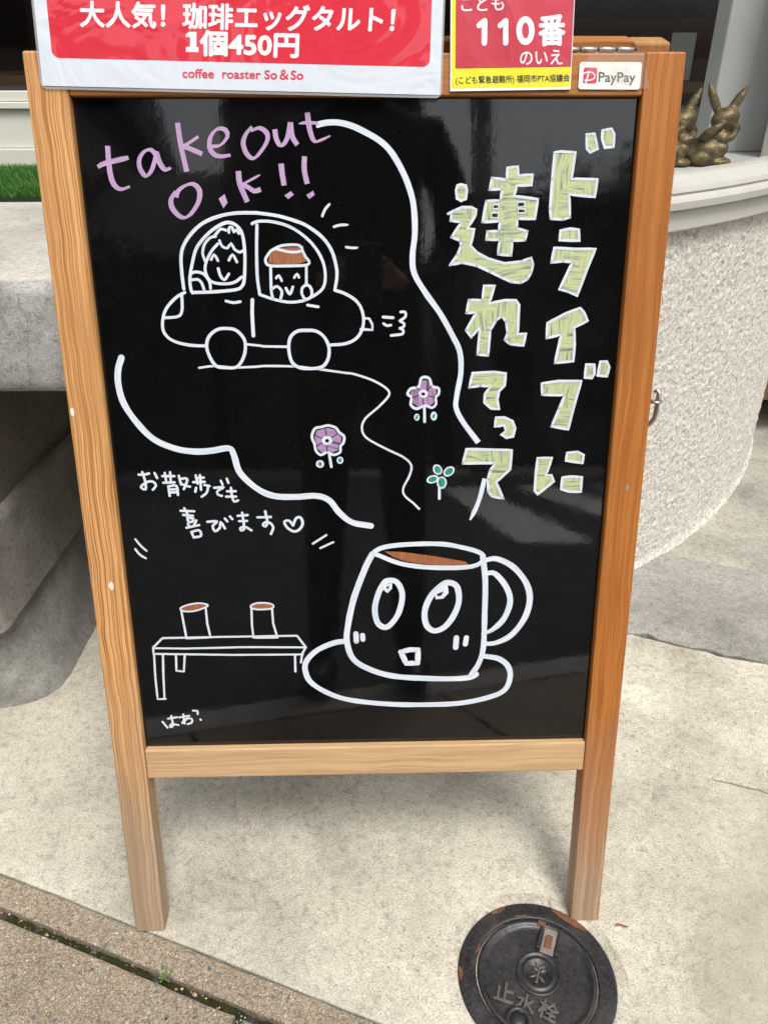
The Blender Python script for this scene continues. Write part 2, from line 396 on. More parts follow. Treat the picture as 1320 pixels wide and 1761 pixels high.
# ------------------------------------------------------------------ SETTING: ground
D1 = Vector((.9285, -.3714)).normalized(); D2 = Vector((-D1.y, D1.x))      # joints run along D1, D2 points to the cafe
def gp(a, s): return (D1.x * a + D2.x * s, D1.y * a + D2.y * s)
def slab(name, a0, a1, s0, s1, z, mat, thick=.05, jit=.0015, bevel=.002, step=.02, parent=None, seed=0, rag0=0, rag1=0):
    """one slab of the paving, its edges slightly worn"""
    ring = []
    def edge(fa, n):
        for i in range(n): ring.append(fa(i / n))
    na = max(2, int((a1 - a0) / step)); ns = max(2, int((s1 - s0) / step))
    def wob(a, k, amp): return amp * (mnoise.noise(Vector((a * 9, k, seed))) + .6 * mnoise.noise(Vector((a * 41, k, seed))) + .4 * mnoise.noise(Vector((a * 110, k, seed))))
    edge(lambda t: (a0 + (a1 - a0) * t, s0 + wob(a0 + (a1 - a0) * t, 1.5, jit + rag0)), na)
    edge(lambda t: (a1 + wob(s0 + (s1 - s0) * t, 2.5, jit), s0 + (s1 - s0) * t), ns)
    edge(lambda t: (a1 + (a0 - a1) * t, s1 + wob(a1 + (a0 - a1) * t, 3.5, jit + rag1)), na)
    edge(lambda t: (a0 + wob(s1 + (s0 - s1) * t, 4.5, jit), s1 + (s0 - s1) * t), ns)
    bm = bmesh.new(); n = len(ring); rings = []
    for ins, zz in ((0, z - thick), (0, z - bevel), (bevel * .4, z - bevel * .35), (bevel * 1.6, z)):
        r = []
        for i, (a, s) in enumerate(ring):
            pa, ps = ring[i - 1]; qa, qs = ring[(i + 1) % n]; tx, ty = qa - pa, qs - ps; L = math.hypot(tx, ty) or 1
            x, y = gp(a - ty / L * ins, s + tx / L * ins); r.append(bm.verts.new((x, y, zz)))
        rings.append(r)
    for A, B in zip(rings, rings[1:]):
        for i in range(n): bm.faces.new((A[i], A[(i + 1) % n], B[(i + 1) % n], B[i]))
    bm.faces.new(rings[-1])
    me = bpy.data.meshes.new(name); bm.to_mesh(me); bm.free()
    o = link(name, me, parent, mat)
    if not parent: o['kind'] = 'structure'
    return o
bm = bmesh.new()
for x, y in ((-120, -120), (120, -120), (120, 120), (-120, 120)): bm.verts.new((x, y, -.016))
bm.faces.new(bm.verts[:]); me = bpy.data.meshes.new('ground'); bm.to_mesh(me); bm.free()
tag(link('ground', me, None, M['dirt']), kind='structure')
JA, JS, JC = .0060, -.0325, -.0378                                    # crack under the left foot; upper edge of the mossy joint
apron = empty('concrete_apron'); apron['kind'] = 'structure'
slab('apron_slab', -2.5, 2.2, JA + .0008, .5185, 0, M['apron'], seed=1, parent=apron, rag1=.004)
slab('apron_slab', -2.5, 2.2, .5200, .832, .002, M['apron'], seed=2, parent=apron, jit=.002, rag0=.003, rag1=.006)
slab('apron_slab', -2.5, 2.6, .839, 1.149, .006, M['slate'], seed=3, parent=apron, jit=.004, rag0=.008)
slab('apron_slab', -2.5, 6.0, 1.152, 6.0, .003, M['strip'], seed=4, parent=apron, step=.1)
slab('kerb_strip', -2.5, 2.2, JS, JA - .0008, -.001, M['aggregate'], seed=5, jit=.0016, parent=apron)
pave = empty('pavement'); pave['kind'] = 'structure'
a_c = on_ground(411, 1741).xy.dot(D1)
for i, (aa, ab) in enumerate(((a_c - 1.805, a_c - 1.21), (a_c - 1.205, a_c - .61), (a_c - .602, a_c - .004), (a_c + .008, a_c + .60), (a_c + .606, a_c + 1.2), (a_c + 1.206, a_c + 1.8))):
    for j in range(1):
        slab('paving_slab', aa, ab, -.0432 - .606 * (j + 1) + .006, -.0432 - .606 * j, -.002 - .001 * ((i + j) % 2), M['aggregate'], seed=10 + i * 3 + j, parent=pave, jit=.002, bevel=.003)
# the street behind the camera, seen only in the reflections of board and window
def sheet(name, x0, x1, y0, y1, z, mat, kind='structure', parent=None):
    bm = bmesh.new(); [bm.verts.new(p) for p in ((x0, y0, z), (x1, y0, z), (x1, y1, z), (x0, y1, z))]; bm.faces.new(bm.verts[:])
    me = bpy.data.meshes.new(name); bm.to_mesh(me); bm.free(); o = link(name, me, parent, mat)
    if kind: o['kind'] = kind
    return o
bm = bmesh.new()
for a_, s_ in ((-60, -9.2), (60, -9.2), (60, -.775), (-60, -.775)): x, y = gp(a_, s_); bm.verts.new((x, y, -.006))
bm.faces.new(bm.verts[:]); me = bpy.data.meshes.new('road'); bm.to_mesh(me); bm.free(); tag(link('road', me, None, M['asphalt']), kind='structure')
slab('kerb', -5, 5, -.770, -.646, .0, M['kerbstone'], seed=77, step=.05)
sheet('far_pavement', -60, 60, -12, -9.55, .10, M['strip'])
o = BM().box((-60, -9.55, -.05), (60, -9.4, .11), .01).done('kerb', M['kerbstone']); o['kind'] = 'structure'
mk = BM()
for k in range(8): mk.box((1.2 + k * .9, -8.6, -.0058), (1.65 + k * .9, -3.6, -.002))
o = mk.done('crosswalk_markings', M['road_paint']); o['kind'] = 'structure'
def moss_clump(b, a, s, r):
    x, y = gp(a, s); seg = 9; c = b.bm.verts.new((x, y, -.010 + r * .62 + random.uniform(0, .002))); rings = []
    for q, zz in ((.35, .56), (.7, .35), (1.0, -.2)):
        rings.append([b.bm.verts.new((x + (D1.x * math.cos(t) * 1.7 + D2.x * math.sin(t)) * r * q * random.uniform(.8, 1.2),
                                      y + (D1.y * math.cos(t) * 1.7 + D2.y * math.sin(t)) * r * q * random.uniform(.8, 1.2), -.010 + r * zz + random.uniform(-.0006, .0006)))
                      for t in [2 * math.pi * k / seg for k in range(seg)]])
    for k in range(seg): b.bm.faces.new((c, rings[0][k], rings[0][(k + 1) % seg]))
    for A, B in zip(rings, rings[1:]):
        for k in range(seg): b.bm.faces.new((A[k], B[k], B[(k + 1) % seg], A[(k + 1) % seg]))
b = BM()
for lo, hi, n in ((-.175, -.135, 60), (-.122, -.070, 110), (-.067, -.048, 20), (-.030, .046, 150), (.062, .100, 40), (.122, .178, 110), (.2, .26, 60), (-.4, -.25, 90)):
    for k in range(n): moss_clump(b, random.uniform(lo, hi), JC + random.gauss(0, .0016), random.uniform(.0011, .0030))
for k in range(60): moss_clump(b, a_c + .002 + random.gauss(0, .0012), -.045 - random.random() * .09, random.uniform(.0015, .003))
o = b.done('moss', M['moss']); o['kind'] = 'stuff'
for p in o.data.polygons: p.use_smooth = True
# stone chips that stand in the worn surface of the kerb strip and paving
def chip(b, x, y, z, r, mi):
    n = random.randint(4, 6); t0 = random.random() * 6; el = random.uniform(.45, 1); ph = random.random() * 3
    def pt(q, zz, t): 
        cx, cy = math.cos(t) * r * q, math.sin(t) * r * q * el
        return b.bm.verts.new((x + cx * math.cos(ph) - cy * math.sin(ph), y + cx * math.sin(ph) + cy * math.cos(ph), z + zz))
    ts = [t0 + 2 * math.pi * (k + random.uniform(-.25, .25)) / n for k in range(n)]
    A = [pt(1, -.0012, t) for t in ts]; B = [pt(.86, .0003, t) for t in ts]
    for k in range(n): f = b.bm.faces.new((A[k], A[(k + 1) % n], B[(k + 1) % n], B[k])); f.material_index = mi
    f = b.bm.faces.new(B); f.material_index = mi
b = BM()
for k in range(5200):
    a = random.uniform(-.5, .6); s = random.uniform(-.34, .003)
    if -.0455 < s < JS + .001: continue
    if s > -.03 and random.random() < .3: continue
    mi = random.choices((0, 1, 2), (3.4, 3.6, 2.0))[0]; r = random.choice((.0008, .001, .0012, .0014, .002))
    if random.random() < .045: r = random.uniform(.003, .0052); mi = 0
    x, y = gp(a, s); chip(b, x, y, -.0012 if s > -.035 else -.0022, r, mi)
o = b.done('stone_chips', [M['stone_dark'], M['stone_pale'], M['stone_tan']]); o['kind'] = 'stuff'
b = BM()
for k in range(110):
    a = random.uniform(-.3, .3); x, y = gp(a, JC + random.gauss(0, .003)); chip(b, x, y, -.0095 + random.random() * .002, random.uniform(.0009, .0026), random.choice((0, 0, 0, 2, 2, 1)))
o = b.done('grit', [M['stone_dark'], M['stone_pale'], M['stone_tan']]); o['kind'] = 'stuff'

b = BM()
for k in range(420):
    a = random.uniform(-.5, 1.2); s = random.uniform(.01, .82); x, y = gp(a, s)
    if y > .75 or (x - .505) ** 2 + (y + .07) ** 2 < .011: continue
    chip(b, x, y, .0006 if s < .52 else .0026, random.choice((.0005, .0006, .0008, .0011)) * random.uniform(.7, 1.3), random.choice((0, 0, 1, 2)))
o = b.done('grit', [M['stone_dark'], M['stone_pale'], M['stone_tan']]); o['kind'] = 'stuff'

# ------------------------------------------------------------------ SETTING: the cafe
cafe = empty('cafe_building', (0, 0, 0), 'cafe front with rough white rounded wall below a curved window, behind the board', 'building')
BC, BR = Vector((-.0655, 2.1323)), 1.6389
def arc(phi, r=0.0, z=0.0): return (BC.x + (BR + r) * math.sin(phi), BC.y - (BR + r) * math.cos(phi), z)
PH0 = R(6.5)
bm = bmesh.new()
phis = [PH0 + (R(29) - PH0) * k / 20 for k in range(20)] + [R(29) + R(62 - 29) * k / 290 for k in range(290)] + [R(62) + R(150 - 62) * k / 90 for k in range(91)]
zs = [-.01 + .745 * k / 220 for k in range(221)]
grid = []
for p in phis:
    col_ = []
    for z in zs:
        x, y, _ = arc(p); q = Vector((x, y, z))
        h = mnoise.noise(q * 118) * .95 + mnoise.noise(q * 250) * .6 + mnoise.noise(q * 40) * .35
        h = max(h, -.55)
        flare = .010 * max(0, 1 - z / .03) ** 2
        col_.append(bm.verts.new(arc(p, h * .0028 + flare, z)))
    grid.append(col_)
for A, B in zip(grid, grid[1:]):
    for k in range(len(zs) - 1): bm.faces.new((A[k], B[k], B[k + 1], A[k + 1])).smooth = True
me = bpy.data.meshes.new('rounded_wall'); bm.to_mesh(me); bm.free(); link('rounded_wall', me, cafe, M['stucco'])
x0, y0, _ = arc(PH0)
BM().box((x0 - .02, y0 + .006, 0), (x0 + .004, 1.34, .735)).done('side_wall', M['stucco'], cafe)
def sweep(name, prof, mat, p0, p1, n=70, closed=True):
    bm = bmesh.new(); rows = []
    for i in range(n + 1):
        p = p0 + (p1 - p0) * i / n; rows.append([bm.verts.new(arc(p, r, z)) for r, z in prof])
    m = len(prof)
    for A, B in zip(rows, rows[1:]):
        for k in range(m if closed else m - 1):
            f = bm.faces.new((A[k], B[k], B[(k + 1) % m], A[(k + 1) % m])); f.smooth = False
    if closed: bm.faces.new(rows[0]); bm.faces.new(rows[-1][::-1])
    bmesh.ops.recalc_face_normals(bm, faces=bm.faces)
    me = bpy.data.meshes.new(name); bm.to_mesh(me); bm.free(); return link(name, me, cafe, mat)
sweep('sill_fascia', [(-.05, .722), (.017, .722), (.019, .725), (.019, .7545), (.012, .757), (-.05, .757)], M['sill'], PH0, R(150))
sweep('sill_band', [(-.05, .7572), (.026, .7572), (.030, .760), (.031, .771), (.027, .776), (.020, .779), (-.05, .779)], M['sill'], PH0, R(150))
sweep('window_sill', [(-.05, .7792), (.014, .7792), (.017, .783), (.014, .790), (.004, .794), (-.006, .799), (-.012, .8045), (-.05, .8045)], M['sill'], PH0, R(150))
sweep('curved_window_pane', [(-.032, .80), (-.032, 2.3)], M['glass'], PH0, R(46.2), 60, False)
sweep('window_gasket', [(-.036, .800), (-.027, .800), (-.027, .8072), (-.036, .8072)], M['sill'], PH0, R(46.2))
sweep('window_post', [(-.06, .80), (-.004, .80), (-.004, 2.3), (-.06, 2.3)], M['sill'], R(46.3), R(60), 10)
sweep('curved_window_pane', [(-.032, .80), (-.032, 2.3)], M['glass'], R(60), R(130), 40, False)
# display shelf inside the window
bm = bmesh.new(); top = [bm.verts.new(arc(PH0 + (R(120) - PH0) * k / 60, -.048, .8005)) for k in range(61)]
f = bm.faces.new(top); r_ = bmesh.ops.extrude_face_region(bm, geom=[f]); bmesh.ops.translate(bm, verts=[v for v in r_['geom'] if isinstance(v, bmesh.types.BMVert)], vec=(0, 0, -.03))
bmesh.ops.recalc_face_normals(bm, faces=bm.faces)
me = bpy.data.meshes.new('display_shelf'); bm.to_mesh(me); bm.free()
sh = link('display_shelf', me, cafe, M['inner'])
# pale return wall inside the window, right of the opening
BM().box((1.000, 1.130, .8008), (1.20, 1.20, 2.3), .004).done('inner_pillar', M['inner'], cafe)
BM().box((1.115, 1.07, .8008), (1.20, 1.1285, 2.3), .003).done('inner_pillar', M['inner'], cafe)
# straight window on the left
WY = 1.33
lw = BM()
for (a, b_, d) in ((.742, .790, .012), (.7905, .868, 0), (.8685, .882, .010), (.8825, .903, .002)):
    BM().box((-3.2, WY - d, a), (x0 - .022, WY + .05, b_), .002).done('window_frame', M['cream'], cafe)
BM().box((-3.2, WY + .012, .9032), (x0 - .022, WY + .03, .912)).done('window_gasket', M['ink'], cafe)
BM().box((-3.2, WY + .018, .912), (x0 - .022, WY + .022, 2.3)).done('window_pane', M['glass'], cafe)
BM().box((-3.2, WY + .001, .0), (x0 - .022, WY + .12, .7415)).done('low_wall', M['stucco'], cafe)
BM().box((-3.3, WY - .03, 0), (-3.2, WY + .12, 2.3)).done('corner_post', M['cream'], cafe)
# room
BM().box((-3.3, 6.0, 0), (4.5, 6.15, 2.5)).done('back_wall', M['wall_dark'], cafe)
BM().box((-3.45, WY, 0), (-3.301, 6.0, 2.5)).done('end_wall', M['wall_dark'], cafe)
BM().box((4.0, 1.6, 0), (4.15, 6.0, 2.5)).done('end_wall', M['wall_dark'], cafe)
BM().box((-3.3, 1.46, .12), (4.0, 6.0, .15)).done('wooden_floor', M['floor_dark'], cafe)
BM().box((-3.6, .95, 2.3), (4.5, 6.2, 2.5), .01).done('added_canopy_slab', M['soffit'], cafe)  # unseen overhang added for its shade, front edge drawn back to light the shelf
BM().box((-3.3, 1.35, 2.26), (4.0, 6.0, 2.2995)).done('ceiling', M['ceiling'], cafe)
# things indoors
def part_box(parent, name, lo, hi, mat, grain=0, bevel=.004): return BM().box(lo, hi, bevel, grain=grain).done(name, mat, parent)
tb = empty('wooden_table', (1.75, 3.4, .15), 'dark brown wooden table inside the curved window, behind the rabbits', 'table')
part_box(tb, 'tabletop', (-.75, -.45, .68), (.75, .45, .72), M['furn'])
for sx in (-1, 1):
    for sy in (-1, 1): part_box(tb, 'leg', (sx * .68 - .03, sy * .38 - .03, 0), (sx * .68 + .03, sy * .38 + .03, .679), M['furn'], 2)
cb = empty('wooden_cabinet', (2.6, 5.2, .15), 'brown wooden cabinet deep inside the cafe seen through the curved window', 'cabinet')
part_box(cb, 'carcass', (-1.3, -.25, 0), (1.3, .3, 1.0), M['furn'])
for k in range(4): part_box(cb, 'door', (-1.26 + k * .64, -.275, .06), (-.66 + k * .64, -.2515, .94), M['furn'], 2)
ct = empty('wooden_counter', (-1.0, 2.3, .15), 'brown wooden counter behind the left window', 'counter')
part_box(ct, 'counter_top', (-1.4, -.28, .72), (.85, .28, .765), M['furn'])
part_box(ct, 'counter_front', (-1.36, -.22, 0), (.82, .24, .7195), M['wall_dark'])
for k in range(4):
    st = empty('stool', (-1.9 + k * .62, 3.4, .15), None, None)
    tag(st, ['round stool indoors nearest the left end of the counter', 'round stool indoors second from the left end of the counter', 'round stool indoors second from the right end of the counter', 'round stool indoors nearest the right end of the counter'][k], 'stool', 'stools behind the counter')
    BM().lathe([(0, .44), (.17, .44), (.175, .455), (.17, .47), (0, .47)], 24).done('seat', M['furn'], st)
    for q in range(4):
        an = q * math.pi / 2 + .78; BM().tube([(.12 * math.cos(an), .12 * math.sin(an), .44), (.17 * math.cos(an), .17 * math.sin(an), 0)], .013, 8).done('leg', M['furn'], st)
mc = empty('menu_card', (1.62, 3.1, .871), 'pale folded menu card standing on the dark table in the window', 'menu card')
BM().box((-.05, 0, 0), (.05, .002, .17)).done('card', M['inner'], mc)

# ------------------------------------------------------------------ concrete bench and its base, artificial turf
bench = empty('concrete_bench', (-.6, .38, 0), 'grey concrete bench slab on a rough base, left of the board', 'bench')
ob = Vector((-.6, .38, 0))
def loft(name, secs, mat, parent, off, seed=0, amp=.002):
    bm = bmesh.new(); rows = []
    for z, pts in secs:
        rows.append([bm.verts.new(Vector((x, y, z)) - off) for x, y in pts])
    for A, B in zip(rows, rows[1:]):
        for k in range(len(A) - 1): bm.faces.new((A[k], A[k + 1], B[k + 1], B[k])).smooth = True
    bm.faces.new(rows[-1])
    bmesh.ops.recalc_face_normals(bm, faces=bm.faces)
    for v in bm.verts:
        q = v.co * 1.0; n_ = Vector((mnoise.noise(q * 22 + Vector((seed, 0, 0))), mnoise.noise(q * 22 + Vector((0, seed + 5, 0))), 0))
        v.co += n_ * amp
        q2 = q * 70; v.co += Vector((mnoise.noise(q2), mnoise.noise(q2 + Vector((3, 1, 7))), 0)) * amp * .45
    me = bpy.data.meshes.new(name); bm.to_mesh(me); bm.free(); return link(name, me, parent, mat)
def foot(xc, yf, r, xb, n=16, lean=.06):
    """plan outline of the pier: along the front from the far left, round the corner, then back along the side"""
    pts = [(-2.0 + (xc - r + 2.0) * (1 - (1 - k / 40) ** 1.6), yf) for k in range(40)]
    pts += [(xc - r + r * math.sin(t), yf + r - r * math.cos(t)) for t in [math.pi / 2 * k / n for k in range(n + 1)]]
    pts += [(xc + (xb - xc) * k / 60, yf + r + (1.32 - yf - r) * k / 60) for k in range(1, 61)]
    return pts
secs = []
for k in range(19):
    t = k / 18; z = -.01 + t * .198
    e = (1 - t) ** 2.2
    secs.append((z, foot(-.262 - .020 * t + .030 * e, .395 + .025 * (1 - t) ** 1.3 - .012 * e, .045 + .05 * (1 - t), -.20 - .03 * t)))
loft('base', secs, M['pier'], bench, ob, 1, .004)
secs = [(.180 + .176 * k / 8, foot(-.270 - .006 * k / 8, .375, .035, -.215)) for k in range(9)]
loft('mortar_band', secs, M['band'], bench, ob, 2, .0018)
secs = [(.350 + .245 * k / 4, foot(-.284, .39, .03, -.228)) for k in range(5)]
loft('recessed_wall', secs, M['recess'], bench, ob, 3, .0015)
# slab with a softened, uneven nose
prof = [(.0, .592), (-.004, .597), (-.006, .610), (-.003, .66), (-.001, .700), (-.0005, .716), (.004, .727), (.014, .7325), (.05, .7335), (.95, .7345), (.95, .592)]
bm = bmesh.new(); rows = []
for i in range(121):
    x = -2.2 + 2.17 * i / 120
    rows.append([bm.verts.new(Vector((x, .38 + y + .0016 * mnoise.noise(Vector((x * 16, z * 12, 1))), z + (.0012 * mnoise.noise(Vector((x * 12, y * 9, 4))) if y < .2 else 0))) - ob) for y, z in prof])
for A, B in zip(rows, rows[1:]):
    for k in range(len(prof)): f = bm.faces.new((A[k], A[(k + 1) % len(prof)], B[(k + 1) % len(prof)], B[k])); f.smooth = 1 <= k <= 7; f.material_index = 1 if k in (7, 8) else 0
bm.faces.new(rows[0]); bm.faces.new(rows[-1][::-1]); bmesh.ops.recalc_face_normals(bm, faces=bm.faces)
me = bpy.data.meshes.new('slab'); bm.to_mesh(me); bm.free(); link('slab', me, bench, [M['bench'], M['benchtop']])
def crack(pts, name='crack', wd=.0006, mat=None, parent=None, nrm=Vector((0, -1, 0)), off=Vector()):
    bm = bmesh.new(); prev = None
    P = []
    for a, b_ in zip(pts, pts[1:]):
        a = Vector(a); b_ = Vector(b_); n = max(2, int((b_ - a).length / .003))
        for k in range(n):
            q = a.lerp(b_, k / n); P.append(q + Vector((mnoise.noise(q * 190), 0, mnoise.noise(q * 150 + Vector((5, 5, 5))))) * .0012)
    for i, q in enumerate(P):
        t = (P[min(i + 1, len(P) - 1)] - P[max(i - 1, 0)]).normalized(); s_ = t.cross(nrm).normalized() * wd * (.5 + .7 * abs(mnoise.noise(q * 90)))
        cur = (bm.verts.new(q + s_ - off), bm.verts.new(q - s_ - off))
        if prev: bm.faces.new((prev[0], cur[0], cur[1], prev[1]))
        prev = cur
    me = bpy.data.meshes.new(name); bm.to_mesh(me); bm.free(); return link(name, me, parent, mat or M['dirt'])
def on_y(px, py, y):
    d = ray(px, py); return CAM_C + d * ((y - CAM_C.y) / d.y)
crack([on_y(*p, .3715) for p in ((34, 505), (33, 530), (47, 548), (48, 600), (50, 640), (57, 672))], parent=bench, off=ob, wd=.0003)
crack([on_y(*p, .3715) for p in ((33, 530), (60, 540), (80, 560))], parent=bench, off=ob, wd=.00022)
turf = empty('artificial_turf', (-.6, 1.14, .735), 'bright green artificial turf mat lying on the concrete bench under the left window', 'turf mat')
BM().box((-.75, -.170, 0), (.62, .185, .006)).done('backing', M['turfbase'], turf)
N = 42000
bx_ = rng.uniform(-.35, .57, N); by_ = rng.uniform(-.168, .18, N); h = rng.uniform(.014, .027, N); an = rng.uniform(0, 2 * np.pi, N)
ln = rng.uniform(.002, .016, N); la = rng.normal(-2.2, 1.1, N); wd = rng.uniform(.0006, .0011, N)
edge_ = by_ < -.155; ln[edge_] *= 1.5; la[edge_] = rng.normal(-1.57, .6, edge_.sum())
V_ = np.zeros((N, 5, 3)); ca, sa = np.cos(an) * wd, np.sin(an) * wd
for k, (q, hh) in enumerate(((0, 0), (0, 0), (.35, .6), (.35, .6), (1, 1))):
    sg = (1, -1, .8, -.8, 0)[k]
    V_[:, k, 0] = bx_ + ca * sg + np.cos(la) * ln * q; V_[:, k, 1] = by_ + sa * sg + np.sin(la) * ln * q; V_[:, k, 2] = .005 + h * hh
base_i = np.arange(N) * 5
F_ = [];
for i in base_i.tolist(): F_.append((i, i + 1, i + 3, i + 2)); F_.append((i + 2, i + 3, i + 4))
me = bpy.data.meshes.new('turf_blades'); me.from_pydata(V_.reshape(-1, 3).tolist(), [], F_)
uvl = me.uv_layers.new(name='UVMap'); tint = rng.beta(2, 2.2, N)
uvs = np.zeros((N, 7, 2)); uvs[:, :, 0] = tint[:, None]; uvl.data.foreach_set('uv', uvs.ravel())
o = link('turf_blades', me, turf, M['turf']); o['kind'] = 'stuff'
# ------------------------------------------------------------------ THE BOARD
board = empty('sandwich_board', (0, 0, 0), 'wooden A-frame sandwich board with glossy black panel and marker drawings', 'sandwich board')
SW = .0372; VB, VT = .2715, .9673; VBL = on_board(630, 1333).y
BM().box((0, 0, -.030), (SW, BL, 0), .0022, grain=1, off=(.1, .2)).done('stile', M['stileL'], board, BF)
BM().box((BW - SW, 0, -.030), (BW, BL, 0), .0022, grain=1, off=(2.3, 1.1)).done('stile', M['stileR'], board, BF)
BM().box((SW + .0003, VT, -.028), (BW - SW - .0003, BL - .0012, -.0012), .0015, grain=0).done('top_rail', M['railT'], board, BF)
BM().box((SW + .0003, VBL, -.026), (BW - SW - .0003, VB, -.0010), .0018, grain=0).done('bottom_rail', M['railB'], board, BF)
PW = -.0095                                        # depth of the writing surface below the frame's face
BM().box((SW - .004, VB - .004, PW - .004), (BW - SW + .004, VT + .004, PW)).done('black_panel', M['panel'], board, BF)
# rear frame, hinged at the top
yb = .455; ytop = BL * math.sin(TAU) + .0300 * math.cos(TAU) + .032; BL2 = BL * math.cos(TAU) + .012
T2 = math.atan((yb - ytop) / BL2); L2 = BL2 / math.cos(T2)
RF = Matrix(((-1, 0, 0, BW), (0, -math.sin(T2), math.cos(T2), yb), (0, math.cos(T2), math.sin(T2), 0), (0, 0, 0, 1)))
BM().box((0.004, 0, -.028), (SW + .002, L2, 0), .0025, grain=1).done('rear_stile', M['rear'], board, RF)
BM().box((BW - SW - .002, 0, -.028), (BW - .004, L2, 0), .0025, grain=1).done('rear_stile', M['rear'], board, RF)
BM().box((SW + .0025, L2 - .042, -.026), (BW - SW - .0025, L2 + .001, -.002), .0015, grain=0).done('rear_rail', M['railT'], board, RF)
BM().box((SW + .0025, .27, -.026), (BW - SW - .0025, .305, -.002), .0015, grain=0).done('rear_rail', M['rear'], board, RF)
BM().box((SW - .001, .302, -.016), (BW - SW + .001, L2 - .040, -.012)).done('rear_panel', M['panel'], board, RF)
# hinges: knuckles along the top edge
for u0 in (.470, .10):
    h = BM(); n = 5
    for k in range(n): h.tube([(u0 + k * .0168, BL + .0022, -.0045), (u0 + .0150 + k * .0168, BL + .0022, -.0045)], .0022, 10)
    h.box((u0 + .002, BL - .0008, -.020), (u0 + .081, BL + .0006, -.006))
    hg = h.done('hinge', M['brass'], board, BF)
    BM().tube([(u0 - .001, BL + .0022, -.0045), (u0 + .085, BL + .0022, -.0045)], .0011, 8).done('hinge_pin', M['ironrim'], hg)
# hook and eye on the right edge
e0 = on_board(1128, 691, -.014)
eye = BM().tube([(BW - .004, e0.y, -.014), (BW + .0055, e0.y, -.014)], .0019, 10)
eye.tube([(BW + .0095 + .0055 * math.cos(t), e0.y, -.014 + .0055 * math.sin(t)) for t in [2 * math.pi * k / 16 for k in range(16)]], .0015, 8, closed=True)
eye = eye.done('eye_screw', M['steel'], board, BF)
hk = [(BW + .0075, e0.y + .010, -.0150), (BW + .0098, e0.y + .0125, -.0135), (BW + .0118, e0.y + .009, -.0125), (BW + .0112, e0.y, -.0120), (BW + .0110, e0.y - .010, -.013), (BW + .0100, e0.y - .018, -.014), (BW + .0060, e0.y - .025, -.016), (BW + .0030, e0.y - .029, -.018)]
BM().tube(hk, [.0016, .0022, .0026, .0026, .0026, .0025, .0024, .0016], 10).done('hook', M['steel'], board, BF)
# small chips of bare wood and pale filler on the left stile
def spot(px, py, w_, h_, mat, name, seed):
    c = on_board(px, py); random.seed(seed); bm = bmesh.new(); n = 11
    vs_ = [bm.verts.new((c.x + w_ * math.cos(2 * math.pi * k / n) * random.uniform(.7, 1.1), c.y + h_ * math.sin(2 * math.pi * k / n) * random.uniform(.7, 1.1), .00025)) for k in range(n)]
    bm.faces.new(vs_); me = bpy.data.meshes.new(name); bm.to_mesh(me); bm.free(); o = link(name, me, board, mat); o.matrix_local = BF
M['filler'] = plain('pale_filler', (.78, .66, .58), .7)
spot(192, 1007, .0030, .0055, M['filler'], 'wood_filler', 3); spot(125, 709, .0022, .0050, M['filler'], 'wood_filler', 5)
spot(1078, 839, .0022, .0042, plain('grey_spot', (.28, .24, .15), .6), 'paint_spot', 8)

